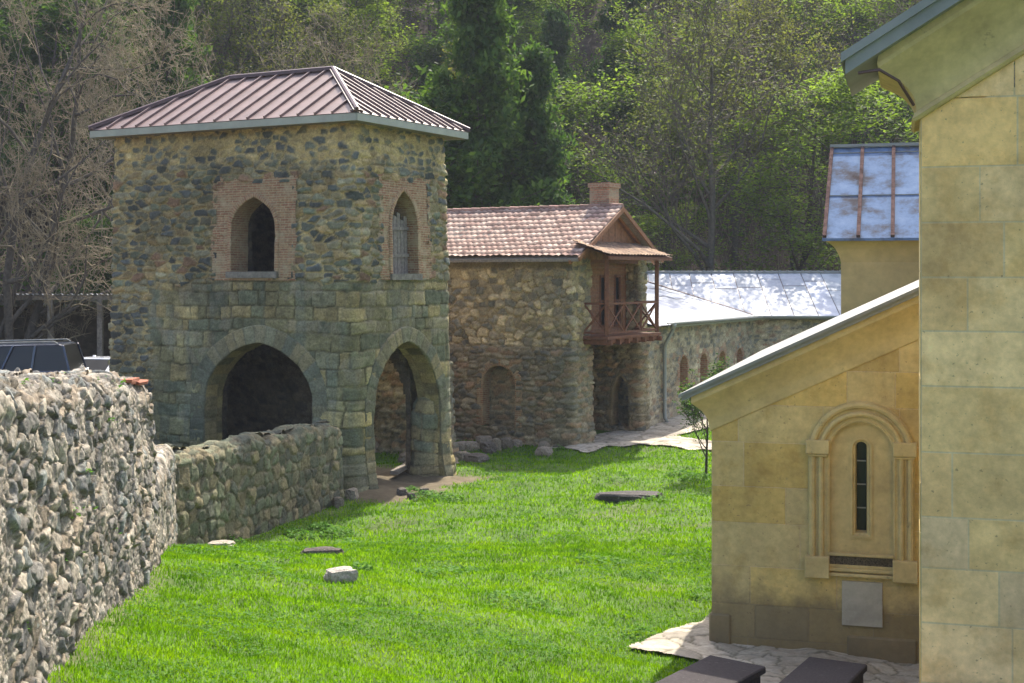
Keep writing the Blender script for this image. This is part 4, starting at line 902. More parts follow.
# niche panel with the slit hole, stepped frames
sw, sz0, sz1 = .055, HC-2.79, HC-1.87
def slit(w_, d=0): 
    l_ = [(SX-w_, sz0-d)]+[(SX+w_*math.cos(math.pi-math.pi*k/8), sz1+w_*math.sin(math.pi-math.pi*k/8)) for k in range(9)]+[(SX+w_, sz0-d)]; return l_
def ringface(mb, A_, ya, B_, yb):
    n_ = len(A_); mb.add([(x, ya, z) for x, z in A_]+[(x, yb, z) for x, z in B_], [(i, (i+1) % n_, n_+(i+1) % n_, n_+i) for i in range(n_)])
def resamp(poly, n=40):
    p = np.array(poly+[poly[0]]); s_ = np.concatenate([[0], np.cumsum(np.hypot(*np.diff(p, axis=0).T))]); t = np.linspace(0, s_[-1], n, endpoint=False); return [(np.interp(x, s_, p[:, 0]), np.interp(x, s_, p[:, 1])) for x in t]
mb = MB(); outer = [(SX-.34, ZB-.02)]+[(SX+.34*math.cos(math.pi-math.pi*k/8), ZS+.34*math.sin(math.pi-math.pi*k/8)) for k in range(9)]+[(SX+.34, ZB-.02)]
ringface(mb, outer, .03, slit(.115, .06), .03); ringface(mb, slit(.115, .06), .03, slit(.115, .06), .012); ringface(mb, slit(.115, .06), .012, slit(.09, .035), .012)
ringface(mb, slit(.09, .035), .012, slit(.085, .03), .04); ringface(mb, slit(.085, .03), .04, slit(.062, .01), .05); ringface(mb, slit(.062, .01), .05, slit(.05), .22)
o = mb.build('niche_panel', M['church_trim'], fix=False); o.parent = win
mb = MB(); mb.add([(SX-.12, .2, sz0-.08), (SX+.12, .2, sz0-.08), (SX+.12, .2, sz1+.12), (SX-.12, .2, sz1+.12)], [(0, 1, 2, 3)]); o = mb.build('pane', M['glass']); o.parent = win
for k in range(1, 4): z_ = sz0+(sz1-sz0)*k/3.6; mb = MB(); mb.bar((SX-.05, .12, z_), (SX+.05, .12, z_), .012, .014); o = mb.build('glazing_bar', M['iron']); o.parent = win
mb = MB(); mb.box((SX-.34, -.06, ZB+.02), (SX+.34, .02, ZB+.05)); mb.box((SX-.34, -.05, ZB-.15), (SX+.34, .02, ZB-.11)); mb.box((SX-.34, -.07, ZB-.2), (SX+.34, .02, ZB-.165)); mb.box((SX-.34, -.035, ZB-.11), (SX+.34, .02, ZB-.075))
o = mb.build('sill', M['church_trim'], bevel=.006); o.parent = win
# carved band: worn row of little raised strokes
mb = MB(); mb.box((SX-.33, -.03, ZB-.075), (SX+.33, .01, ZB+.02)); rg = random.Random(3); x = SX-.31
while x < SX+.3:
    wd_ = rg.uniform(.008, .02); mb.box((x, -.04, ZB-.065+rg.uniform(0, .02)), (x+wd_, -.028, ZB+.01-rg.uniform(0, .03))); 
    if rg.random() < .6: mb.box((x, -.04, ZB-.03+rg.uniform(-.02, .02)), (x+wd_*2.2, -.029, ZB-.018+rg.uniform(-.02, .02)))
    x += wd_+rg.uniform(.01, .022)
o = mb.build('carved_band', M['carved'], fix=False); o.parent = win
mb = MB(); mb.box((SX-.20, -.035, HC-3.79), (SX+.225, .0, HC-3.31)); cpart(mb.build('wall_plaque', M['plaque'], bevel=.004))
for bx_ in (((-.03, -.035, GB), (.21, .1, HC-3.76)), ((1.46, -.03, GB), (MX, .1, HC-3.90))):
    mb = MB(); mb.box(*bx_); o = cpart(mb.build('plinth_block', M['church'], bevel=.02))
    
    a_ = o.data.color_attributes.new('Col', 'FLOAT_COLOR', 'POINT'); a_.data.foreach_set('color', np.tile([.46, .36, .18, 1], len(o.data.vertices)))
# far arm of the church with metal roof, its blue a sky reflection put into the colour
fa0 = np.array([6.27, 26.0])-S0; fx, fy = float(fa0 @ se), float(fa0 @ sn)
zfe = HC+.66
mb = MB(); mb.box((fx, fy, -.4), (fx+7, fy+6, zfe-.35)); cpart(mb.build('far_arm_wall', M['church_far']))
mb = MB(); n_ = 10; cv = smooth_prof([(0, -.42), (.03, -.3), (.12, -.12), (.27, -.02)], 4)
A_ = [(fx-p, fy-p, zfe+q) for p, q in cv]; B_ = [(fx+7, fy-p, zfe+q) for p, q in cv]; C_ = [(fx-p, fy+6, zfe+q) for p, q in cv]; k = len(cv)
mb.v += A_+B_+C_; mb.c += [(1, 1, 1)]*(3*k)
for i in range(k-1): mb.f += [(i, i+1, k+i+1, k+i), (i, 2*k+i, 2*k+i+1, i+1)]
cpart(mb.build('far_arm_cornice', M['church_far'], fix=False))
def sky_tint_mat():
    m, t, b = newmat('weathered_sky_tint_sheet'); co = objco(t); n = N(t, 'ShaderNodeTexNoise', Scale=1.4, Detail=7, Roughness=.7); L(t, co, n.inputs['Vector'])
    c = ramp(t, n.outputs[0], [(.3, (.20, .26, .36)), (.48, (.14, .19, .28)), (.6, (.10, .10, .11)), (.7, (.07, .055, .05))]); L(t, c, b.inputs['Base Color']); b.inputs['Roughness'].default_value = .9; b.inputs['Specular IOR Level'].default_value = .0; return m
M['blue'] = sky_tint_mat()
zr_ = HC+2.62; fr0 = (fx-.30, fy-.32); rdy = 3.0
mb = MB(); y_e, y_r = fy-.35, fy+2.55; x_a, x_b = fx-.33, fx+7
def fp(x, s, dz=0): return (x, y_e+(y_r-y_e)*s, zfe+.03+(zr_-zfe)*s+dz)
mb.add([fp(x_a, 0), fp(x_b, 0), fp(x_b, 1), fp(x_a, 1), fp(x_a, 0, -.05), fp(x_b, 0, -.05), fp(x_b, 1, -.05), fp(x_a, 1, -.05)], [(0, 1, 2, 3), (7, 6, 5, 4), (0, 1, 5, 4), (1, 2, 6, 5), (2, 3, 7, 6), (3, 0, 4, 7)])
q2 = lambda x, s, dz=0: (x, y_r+(y_r-y_e)*s, zr_+.03-(zr_-zfe)*s+dz)
mb.add([q2(x_a, 0), q2(x_b, 0), q2(x_b, 1), q2(x_a, 1)], [(3, 2, 1, 0)])
fr_ = cpart(mb.build('far_arm_roof', M['blue'], fix=False))
mb = MB(); M['batten'] = plain('rusty_seam', (.12, .08, .07), .8, 0, .5, 9, .15, .0)
for k in range(11): x = x_a+.04+k*.62; mb.bar(fp(x, 0, .03), fp(x, 1, .03), .07, .07)
o = mb.build('roof_seams', M['batten']); o.parent = fr_
mb = MB()
for s_ in (.44, .93): mb.bar(fp(x_a, s_, .012), fp(x_b, s_, .012), .02, .02)
mb.bar(fp(x_a, 1, .04), fp(x_b, 1, .04), .16, .06)
o = mb.build('cross_seams', M['zinc']); o.parent = fr_
mb = MB(); mb.add([(x_a+.3, y_e+.4, zfe-.1), (x_a+.3, y_r+(y_r-y_e)-.4, zfe-.1), (x_a+.3, y_r, zr_-.1)], [(0, 1, 2)]); cpart(mb.build('far_gable', M['church_far']))


# ------------------------------------------------------------ tomb slabs
def tomb(pa, pb, pc, top, hgt_, label):
    pa, pb, pc = (np.array(q_, float) for q_ in (pa, pb, pc)); pd = pb+pc-pa
    ctr = (pa+pd)/2; z0_ = float(gz(ctr[0], ctr[1])); root = empty('tomb', (ctr[0], ctr[1], z0_), 0, label, 'grave slab', 'dark grave slabs beside the church')
    c4 = [pa, pb, pd, pc]; ce = sum(c4)/4
    def ring(z0_, z1_, gr_, mb): v = [ce+(c_-ce)*gr_ for c_ in c4]; mb.add([(p[0], p[1], z) for z in (z0_, z1_) for p in v], [(3, 2, 1, 0), (4, 5, 6, 7), (0, 1, 5, 4), (1, 2, 6, 5), (2, 3, 7, 6), (3, 0, 4, 7)])
    mb = MB(); ring(top-.07, top, 1, mb); inv_parent(mb.build('slab', M['tomb'], bevel=.012), root); mb = MB(); ring(z0_-.1, top-.07, .93, mb); o = inv_parent(mb.build('base', M['tomb'], bevel=.01), root)
tomb((1.95, 13.45), (2.43, 13.05), (.75, 11.75), HC-3.74, .3, 'left dark stone grave slab at the bottom edge, its corner meeting the sunlit paving')
tomb((2.88, 13.25), (3.38, 12.98), (1.95, 11.55), HC-3.70, .32, 'right dark stone grave slab lying closest to the yellow church wall')

# ------------------------------------------------------------ loose stones
def rock(name, x, y, sx, sy, sz, seed, colr, label=None, cat='stone', rz=0, lift=0, group=None, tilt=0, blocky=.5):
    rg = np.random.default_rng(seed); bm = bmesh.new(); bmesh.ops.create_cube(bm, size=1); bmesh.ops.subdivide_edges(bm, edges=bm.edges, cuts=4, use_grid_fill=True)
    for v in bm.verts:
        c = v.co.copy(); sp = c.normalized()*.62; c = c.lerp(sp, 1-blocky); n_ = float(fbm(np.array(c.x*2.3+seed), np.array(c.y*2.3+c.z*3.1), seed, 3))-.5; c *= 1+.5*n_
        v.co = Vector((c.x*sx, c.y*sy, c.z*sz))
    bm.transform(Matrix.Rotation(tilt, 4, 'Y')); me = bpy.data.meshes.new(name); bm.to_mesh(me); bm.free()
    a_ = me.color_attributes.new('Col', 'FLOAT_COLOR', 'POINT'); a_.data.foreach_set('color', np.tile([*colr, 1], len(me.vertices)))
    me.polygons.foreach_set('use_smooth', np.zeros(len(me.polygons), bool))
    o = link(name, me, M['stone_near']); o.location = (x, y, float(gz(x, y))+sz*.28+lift); o.rotation_euler = (0, 0, rz); tag(o, label, cat, group); return o
rock('field_stone', -2.13, 16.95, .36, .28, .24, 3, (.40, .37, .32), 'pale angular stone lying in the grass near the middle of the lawn', rz=.5, lift=-.02)
rock('field_stone', -2.92, 20.9, .60, .34, .22, 5, (.10, .085, .075), 'flat dark brown stone sunk in the grass beyond the pale stone', rz=.1)
rock('field_stone', -4.75, 22.3, .42, .3, .10, 6, (.36, .33, .27), 'small pale stone at the foot of the low shaded wall')
rock('well_kerb', 2.62, 30.0, 1.35, .6, .27, 8, (.085, .08, .075), 'dark rough ring of stone half buried in the sunlit lawn', 'stone', rz=-.12, lift=-.03)
rk = [(-3.25, 30.9, .32, .28, .34, 'pale block'), ]
rg = random.Random(12); px2w = lambda px_, py_, z=0: (((px_-512)/1365.)*((HC-z)*1365/(py_-275)), (HC-z)*1365/(py_-275))
spots = [(352, 497, .3, .3), (338, 506, .26, .34), (402, 494, .24, .22), (411, 497, .16, .16), (424, 493, .2, .2), (450, 462, .5, .3), (463, 456, .45, .3), (476, 458, .6, .32), (488, 451, .4, .4), (496, 450, .32, .5), (506, 448, .4, .42), (516, 447, .32, .3), (470, 450, .5, .4), (458, 450, .6, .4), (484, 444, .45, .35), (544, 455, .4, .3), (408, 461, .5, .42), (372, 452, .6, .6), (386, 450, .5, .4), (398, 448, .55, .45), (380, 441, .5, .9), (395, 440, .6, .8), (426, 449, .7, .5), (545, 447, .3, .25)]
for i, (px_, py_, s_, h_) in enumerate(spots):
    x, y = px2w(px_, py_); c = random.choice([(.20, .17, .13), (.26, .22, .16), (.15, .13, .11), (.30, .26, .2)])
    grp = 'tumbled stones along the foot of the house wall' if px_ > 445 else ('tumbled stones in the earth around the tower pillars' if py_ > 470 else 'rubble heaped behind the tower arch')
    lab = {'tumbled stones along the foot of the house wall': 'squared brown stone tumbled against the foot of the house wall', 'tumbled stones in the earth around the tower pillars': 'rough stone lying in bare earth beside a tower pillar', 'rubble heaped behind the tower arch': 'rough stone heaped in the shade behind the tower arch'}[grp]
    rock('rubble_stone', x, y, s_, s_*.8, h_, 20+i, c, lab, 'stone', rz=rg.uniform(0, 3), group=grp, blocky=.35, lift=-h_*.12)
x, y = px2w(529, 443); mb = MB(); mb.box((-.22, -.07, 0), (.22, .07, .88)); mb.box((-.17, -.085, .08), (.17, -.07, .8)); o = mb.build('upright_slab', M['carved'] if False else M['greywood'], bevel=.02); o.location = (x, y+.1, float(gz(x, y))); o.rotation_euler = (R(-8), 0, R(-32)); tag(o, 'upright grey stone slab leaning on the house wall right of the niche', 'stone slab')
p0 = px2w(394, 477); p1 = px2w(418, 464); mb = MB(); mb.bar((p0[0], p0[1], .1), (p1[0], p1[1], .14), .2, .1); o = mb.build('wooden_beam', M['greywood'], bevel=.01); tag(o, 'pale grey wooden beam lying on bare earth between the tower pillars', 'beam')
# red tiles capping the end of the foreground wall
mb = MB(); rg = random.Random(4)
for k in range(6):
    yy_ = 14.8+k*.2; xx_ = -1.848-.144*yy_-.35; zt_ = HC-.53-(yy_-8)*.0785-.10; mb.col = rg.choice([(.33, .13, .08), (.40, .18, .11), (.28, .11, .08)])
    mb.box((-.24, -.12, 0), (.24, .12, .035), Matrix.Translation((xx_+rg.uniform(-.05, .05), yy_, zt_)) @ Matrix.Rotation(rg.uniform(-.3, .3), 4, 'Z') @ Matrix.Rotation(rg.uniform(-.12, .12), 4, 'Y'))
o = mb.build('coping_tiles', M['tile'], bevel=.004); o.parent = wl

# ------------------------------------------------------------ vehicles on the terrace
def carpaint(name, c, rough=.25):
    m, t, b = newmat(name); b.inputs['Base Color'].default_value = (*c, 1); b.inputs['Roughness'].default_value = rough; b.inputs['Coat Weight'].default_value = .6; b.inputs['Coat Roughness'].default_value = .1; b.inputs['Specular IOR Level'].default_value = .5; return m
M['paintblue'] = carpaint('dark_blue_paint', (.012, .022, .05)); M['paintwhite'] = carpaint('white_paint', (.62, .64, .66)); M['tyre'] = plain('tyre_rubber', (.02, .02, .02), .8); M['rim'] = plain('alloy_rim', (.4, .4, .42), .35, .8); M['red'] = carpaint('red_lamp', (.35, .02, .02)); M['clear'] = carpaint('clear_lamp', (.6, .62, .6))
def car(name, loc, rz, lower, cabin, W_, mat, label, cat, rail=False, pw=1.0):
    """lower: side outline (x,z); cabin: ((x,z) at belt rear, front, roof front, roof rear)"""
    root = empty(name, loc, rz, label, cat); hw = W_/2
    def sec(mb, poly, w0, w1=None): mb.prism(poly, lambda x, z: (x, -w0, z), lambda x, z: (x, w0, z))
    mb = MB(); sec(mb, lower, hw)
    (bx0, bz0), (bx1, bz1), (rx1, rz1), (rx0, rz0) = cabin; ti = .16
    roof_ = [(rx0, rz0), (rx1, rz1)]
    # roof panel and pillars
    mb.add([(rx0, -hw+ti, rz0-.05), (rx1, -hw+ti, rz1-.05), (rx1, hw-ti, rz1-.05), (rx0, hw-ti, rz0-.05), (rx0+.1, -hw+ti+.06, rz0), (rx1-.1, -hw+ti+.06, rz1), (rx1-.1, hw-ti-.06, rz1), (rx0+.1, hw-ti-.06, rz0)], [(3, 2, 1, 0), (4, 5, 6, 7), (0, 1, 5, 4), (1, 2, 6, 5), (2, 3, 7, 6), (3, 0, 4, 7)])
    for s in (-1, 1):
        for (xb, zb_, xr, zr2, wd_) in ((bx0, bz0, rx0, rz0, .09), (bx1, bz1, rx1, rz1, .07), ((bx0+bx1)/2, bz0, (rx0+rx1)/2, rz0, .08), (bx0+.28*(bx1-bx0), bz0, rx0+.28*(rx1-rx0), rz0, .08)): mb.bar((xb, s*(hw-.05), zb_-.02), (xr, s*(hw-ti-.0), zr2-.03), wd_*pw, .05*pw*1.6)
    body = mb.build('body', mat, bevel=.035); body.parent = root
    mb = MB(); i_ = .012
    mb.add([(bx0, -hw+.06, bz0), (bx1, -hw+.06, bz1), (bx1, hw-.06, bz1), (bx0, hw-.06, bz0), (rx0, -hw+ti+.02, rz0-.05), (rx1, -hw+ti+.02, rz1-.05), (rx1, hw-ti-.02, rz1-.05), (rx0, hw-ti-.02, rz0-.05)], [(3, 2, 1, 0), (4, 5, 6, 7), (0, 1, 5, 4), (1, 2, 6, 5), (2, 3, 7, 6), (3, 0, 4, 7)])
    o = mb.build('windows', M['glass']); o.parent = root
    x0 = min(p[0] for p in lower); x1 = max(p[0] for p in lower)
    for wx in (x0+.8, x1-.85):
        for s in (-1, 1):
            mb = MB(); mb.tube([(wx, s*(hw-.2), .33), (wx, s*(hw+.01), .33)], .33, 20); t_ = mb.build('wheel', M['tyre'], bevel=.02); t_.parent = root
            mb = MB(); mb.tube([(wx, s*(hw-.02), .33), (wx, s*(hw+.025), .33)], .2, 14); r_ = mb.build('rim', M['rim']); r_.parent = t_
    for s in (-1, 1):
        mb = MB(); mb.box((x0-.015, s*(hw-.2)-.13, .82), (x0+.06, s*(hw-.2)+.13, 1.0)); o = mb.build('tail_light', M['red'], bevel=.015); o.parent = root
        mb = MB(); mb.box((x1-.08, s*(hw-.25)-.15, .62), (x1+.015, s*(hw-.25)+.15, .76)); o = mb.build('headlight', M['clear'], bevel=.015); o.parent = root
        mb = MB(); mb.box((bx1-.35, s*(hw+.08)-.09, bz1+.0), (bx1-.22, s*(hw+.08)+.09, bz1+.15)); o = mb.build('wing_mirror', mat, bevel=.02); o.parent = root
    mb = MB(); mb.box((x0-.02, -.26, .5), (x0+.01, .26, .62)); o = mb.build('number_plate', M['clear']); o.parent = root
    if rail:
        for s in (-1, 1):
            mb = MB(); mb.tube([(rx0+.15, s*(hw-ti-.08), rz0+.0), (rx0+.25, s*(hw-ti-.08), rz0+.06), (rx1-.3, s*(hw-ti-.08), rz1+.06), (rx1-.2, s*(hw-ti-.08), rz1)], .018, 6)
            o = mb.build('roof_rail', M['zinc']); o.parent = root
    return root
suvz = float(gz(-12.6, 36.5)); 
car('parked_car', (-13.95, 36.8, suvz), R(184), [(-2.25, .35), (-2.3, .6), (-2.28, 1.08), (1.0, 1.08), (2.2, .95), (2.3, .7), (2.28, .32), (-1.9, .25)], ((-2.2, 1.06), (1.35, 1.06), (.55, 1.74), (-2.0, 1.78)), 1.84, M['paintblue'], 'dark blue estate car with roof rails parked behind the foreground wall', 'car', True)
car('parked_car', (-11.95, 40.5, float(gz(-12, 40.5))), R(78), [(-2.05, .3), (-2.1, .6), (-2.02, .98), (-1.4, 1.02), (1.0, .98), (2.0, .8), (2.1, .5), (2.0, .28)], ((-1.75, .98), (1.25, .95), (.35, 1.42), (-.85, 1.44)), 1.72, M['paintwhite'], 'small white car half hidden behind the left edge of the tower', 'car', pw=1.9)
# ------------------------------------------------------------ open shed behind the cars
shed = empty('open_shed', (-14, 46, float(gz(-14, 46))), 0, 'dark open timber shed with a corrugated roof edge under the bare tree', 'shed')
sz_ = HC-.62; mb = MB(); nn_ = 150; x_ = np.linspace(-20, -10.6, nn_); vs = []
for i, xx_ in enumerate(x_): w2 = .035*math.sin(xx_*2*math.pi/.16); vs += [(xx_, 43.9, sz_+w2), (xx_, 48.5, sz_-.45+w2)]
mb.add(vs, [(2*i, 2*i+2, 2*i+3, 2*i+1) for i in range(nn_-1)]); inv_parent(mb.build('roof', M['tin'], fix=False), shed)
a_ = bpy.context.scene.objects['roof' if False else shed.children[0].name].data.color_attributes.new('Col', 'FLOAT_COLOR', 'POINT'); a_.data.foreach_set('color', np.tile([.8, .8, .8, 1], nn_*2))
for px_ in (-19.6, -17.2, -14.9, -13.3, -10.9):
    mb = MB(); mb.bar((px_, 44.1, float(gz(px_, 44.1))-.2), (px_, 44.1, sz_), .16, .16); inv_parent(mb.build('post', M['greywood']), shed)
mb = MB(); mb.bar((-20, 44.1, sz_-.12), (-10.7, 44.1, sz_-.12), .12, .14); mb.bar((-20, 44.3, sz_-1.6), (-15.5, 44.3, sz_-1.6), .06, .12); inv_parent(mb.build('beam', M['greywood']), shed)
mb = MB(); mb.box((-20, 48.3, .5), (-10.7, 48.4, sz_-.5)); mb.box((-20, 44.2, .5), (-19.9, 48.4, sz_-.5)); inv_parent(mb.build('back_wall', M['inner_shade']), shed)
# ------------------------------------------------------------ trees
def leafmat(name, c1, c2, trans=.5, tc=None, rough=.6):
    m, t, b = newmat(name); gm = t.nodes.new('ShaderNodeNewGeometry'); oi = t.nodes.new('ShaderNodeObjectInfo')
    c = ramp(t, gm.outputs['Random Per Island'], [(0, c1), (1, c2)]); b.inputs['Specular IOR Level'].default_value = .06
    v = ramp(t, oi.outputs['Random'], [(0, (.75, .8, .85)), (.5, (1, 1, 1)), (1, (1.2, 1.1, .85))]); c = mix(t, c, v, 1.0, 'MULTIPLY')
    L(t, c, b.inputs['Base Color']); b.inputs['Roughness'].default_value = rough
    tr = t.nodes.new('ShaderNodeBsdfTranslucent'); c2_ = mix(t, c, tc or (1.6, 1.7, .7), 1.0, 'MULTIPLY'); L(t, c2_, tr.inputs[0])
    ms = t.nodes.new('ShaderNodeMixShader'); ms.inputs[0].default_value = trans; L(t, b.outputs[0], ms.inputs[1]); L(t, tr.outputs[0], ms.inputs[2])
    L(t, ms.outputs[0], t.nodes['Material Output'].inputs[0]); return m
M['leaf_fresh'] = leafmat('fresh_spring_leaf', (.10, .155, .03), (.20, .265, .05), .5)
M['leaf_mid'] = leafmat('mid_green_leaf', (.035, .075, .022), (.075, .13, .03), .45)
M['leaf_olive'] = leafmat('olive_bud_leaf', (.10, .115, .04), (.15, .17, .055), .4)
M['leaf_dark'] = leafmat('conifer_needle', (.035, .075, .022), (.085, .14, .04), .4)
M['bark'] = plain('brown_bark', (.085, .065, .05), .9, 0, .4, 9, .6, .2, .03)
M['barkgrey'] = plain('grey_bark', (.11, .095, .075), .9, 0, .4, 9, .5, .2, .03)
M['twig'] = plain('grey_brown_twigs', (.12, .095, .07), .9, 0, .3, 1, 0)
M['twig_light'] = plain('pale_brown_twigs', (.25, .205, .125), .9, 0, .35, .8, 0)
M['grass'] = leafmat('grass_blade', (.07, .175, .005), (.15, .30, .010), .5, (1.5, 1.45, .5))
def grow_tree(seed, H_, r0, spread=.55, levels=4, nb=(9, 7, 6, 5), up=.35, bare0=.25, ratio=.5, wander=.16, stems=1, splay=.2, droop=0.0):
    rg = np.random.default_rng(seed); segs = []; tips = []
    def branch(p, d, ln, r, lv):
        n_ = 7 if lv == 0 else (5 if lv == 1 else (4 if lv == 2 else 2)); pts = [p]; q = p.copy(); dd_ = d.copy()
        for i in range(n_):
            dd_ = dd_+rg.normal(0, wander*(1 if lv else .5), 3)+np.array([0, 0, (up if lv else .1)*.18-droop*(lv > 0)*.12]); dd_ /= np.linalg.norm(dd_); q = q+dd_*ln/n_; pts.append(q.copy())
        for i in range(n_): 
            ra = r*(1-.8*i/n_); rb_ = r*(1-.8*(i+1)/n_); segs.append((*pts[i], *pts[i+1], ra, rb_, lv))
        if lv >= levels-1: tips.append(np.array(pts[1:])); return
        k = nb[lv]
        for j in range(k):
            f = bare0+(1-bare0)*(j+rg.uniform(0, .9))/k if lv == 0 else .2+.8*(j+rg.uniform(0, 1))/k; f = min(f, .98); x = f*n_; i = int(x); pp = pts[i]+(pts[i+1]-pts[i])*(x-i); ax = pts[i+1]-pts[i]; ax = ax/np.linalg.norm(ax)
            a = rg.uniform(0, 2*math.pi)+j*2.4; s1 = np.cross(ax, [.3, .2, 1.0]) if abs(ax[2]) < .95 else np.array([1.0, 0, 0]); s1 /= np.linalg.norm(s1); s2 = np.cross(ax, s1); side_ = s1*math.cos(a)+s2*math.sin(a)
            sp = spread*rg.uniform(.8, 1.3); dn = ax*(1-sp)+side_*sp+np.array([0, 0, up*.4]); dn /= np.linalg.norm(dn)
            l2 = ln*ratio*(1.15-.55*f if lv == 0 else 1-.3*f)*rg.uniform(.75, 1.2); branch(pp, dn, l2, max(r*(1-.8*f)*.55, .006), lv+1)
    for s_ in range(stems):
        a = 2*math.pi*s_/stems+rg.uniform(0, 1); k = splay if stems > 1 else .03; branch(np.array([math.cos(a)*.2*(stems > 1), math.sin(a)*.2*(stems > 1), -.3]), np.array([math.cos(a)*k, math.sin(a)*k, 1.0]), H_*rg.uniform(.85, 1), r0*(.75 if stems > 1 else 1), 0)
    return np.array(segs), np.concatenate(tips), rg
def tubes(segs, k, minr=0.0):
    p, q, ra, rb_ = segs[:, 0:3], segs[:, 3:6], np.maximum(segs[:, 6], minr), np.maximum(segs[:, 7], minr); d = q-p; d /= np.linalg.norm(d, axis=1)[:, None]+1e-9
    ref = np.where(np.abs(d[:, 2:3]) < .9, np.array([[0, 0, 1.0]]), np.array([[1.0, 0, 0]])); a = np.cross(d, ref); a /= np.linalg.norm(a, axis=1)[:, None]; b = np.cross(d, a); n = len(segs); V = np.zeros((n, 2*k, 3))
    for i in range(k):
        t = 2*math.pi*i/k; w_ = a*math.cos(t)+b*math.sin(t); V[:, i] = p+w_*ra[:, None]; V[:, k+i] = q+w_*rb_[:, None]
    base = np.arange(n)[:, None, None]*2*k; F = np.array([(i, (i+1) % k, k+(i+1) % k, k+i) for i in range(k)])[None]+base
    return V.reshape(-1, 3), F.reshape(-1, 4)
def leaves(tips, n, size, rg, sig=.3, flat=.5, stretch=1.7, droop=0):
    c = tips[rg.integers(0, len(tips), n)]+rg.normal(0, sig, (n, 3))*np.array([1, 1, .7]); nrm = rg.normal(0, 1, (n, 3)); nrm[:, 2] = np.abs(nrm[:, 2])+flat*2; nrm /= np.linalg.norm(nrm, axis=1)[:, None]
    a = np.cross(nrm, rg.normal(0, 1, (n, 3))); a /= np.linalg.norm(a, axis=1)[:, None]; b = np.cross(nrm, a); s = size*rg.uniform(.55, 1.3, (n, 1)); 
    if droop: a = a*(1-droop)+np.array([0, 0, -1.0])*droop
    V = np.stack([c-a*s*stretch/2, c-b*s*.5, c+a*s*stretch/2, c+b*s*.5], 1); return V.reshape(-1, 3), np.arange(n*4).reshape(n, 4)
def tree_proto(name, seed, H_, r0, leafn, lsize, lmat, bark, twig, minr=.012, sig=.3, flat=.5, droop=0, **kw):
    segs, tips, rg = grow_tree(seed, H_, r0, **kw); lv = segs[:, 8]; root = empty(name)
    v, f = tubes(segs[lv <= 1], 7, minr*1.3); mesh_np('trunk', v, f, M[bark], root)
    c = segs[lv > 1]
    if leafn:
        tw = tips; V, F = leaves(tips, leafn, lsize, rg, sig, flat, 1.7, droop); vt, ft = tubes(c, 3, minr); 
        o = mesh_np('crown', np.concatenate([V, vt]), np.concatenate([F, ft+len(V)]), [M[lmat], M[twig]], root); mi = np.zeros(len(F)+len(ft), np.int32); mi[len(F):] = 1; o.data.polygons.foreach_set('material_index', mi)
    else:
        vt, ft = tubes(c, 3, minr); mesh_np('crown', vt, ft, M[twig], root)
    return root
def conifer_proto(name, seed, H_, lmat, w_=.23, n=30000, size=.13, up=.0):
    rg = np.random.default_rng(seed); root = empty(name); segs = []; pts = []
    segs.append((0, 0, -.3, 0, 0, H_*.95, .26, .03, 0)); k = int(H_*9)
    for i in range(k):
        z = H_*(.05+.93*(i+rg.uniform(0, 1))/k); a = rg.uniform(0, 6.28); ln = H_*w_*(1-z/H_)**.75*rg.uniform(.65, 1.15)*(.75+.25*math.sin(z*2.1+seed))+.25; e = np.array([math.cos(a)*ln, math.sin(a)*ln, z+ln*(.25+up)]); p = np.array([0, 0, z]); m_ = (p+e)/2+np.array([0, 0, -.06*ln])
        segs.append((*p, *m_, .035, .022, 1)); segs.append((*m_, *e, .022, .01, 1)); t = rg.uniform(.25, 1, 14)[:, None]; q = np.where(t < .5, p+(m_-p)*t*2, m_+(e-m_)*(t-.5)*2); pts.append(q+rg.normal(0, .14+.02*ln, q.shape))
    segs = np.array(segs); v, f = tubes(segs, 6); mesh_np('trunk', v, f, M['bark'], root); V, F = leaves(np.concatenate(pts), n, size, rg, .17, .1, 2.6, .35); mesh_np('crown', V, F, M[lmat], root); return root
protos = {
 'fresh': [tree_proto('leafy_tree', 11, 13, .2, 15000, .12, 'leaf_fresh', 'bark', 'twig', spread=.66, levels=4, nb=(15, 7, 5, 4), up=.12, flat=1.2, sig=.28, ratio=.46), tree_proto('leafy_tree', 12, 11, .17, 13000, .12, 'leaf_fresh', 'bark', 'twig', spread=.72, levels=4, nb=(14, 7, 5, 4), up=.1, flat=1.3, sig=.26, ratio=.5, bare0=.1)],
 'mid': [tree_proto('leafy_tree', 21, 14, .22, 24000, .14, 'leaf_mid', 'bark', 'twig', spread=.6, levels=4, nb=(14, 7, 5, 4), up=.2, flat=.7, sig=.34), tree_proto('leafy_tree', 22, 10, .17, 26000, .14, 'leaf_mid', 'bark', 'twig', spread=.62, levels=4, nb=(13, 7, 5, 4), up=.25, sig=.3, bare0=.08)],
 'olive': [tree_proto('budding_tree', 31, 14, .2, 12000, .08, 'leaf_olive', 'barkgrey', 'twig', spread=.5, levels=5, nb=(12, 6, 5, 4, 3), up=.5, sig=.25)],
 'bare': [tree_proto('bare_tree', 41, 15, .22, 0, 0, None, 'barkgrey', 'twig_light', minr=.013, spread=.5, levels=5, nb=(13, 7, 5, 4, 3), up=.25, wander=.2), tree_proto('bare_tree', 42, 13, .2, 6000, .08, 'leaf_olive', 'barkgrey', 'twig', minr=.013, spread=.52, levels=5, nb=(13, 7, 5, 4, 3), up=.25, wander=.2)],
 'conifer': [conifer_proto('conifer', 51, 14, 'leaf_dark')],
}
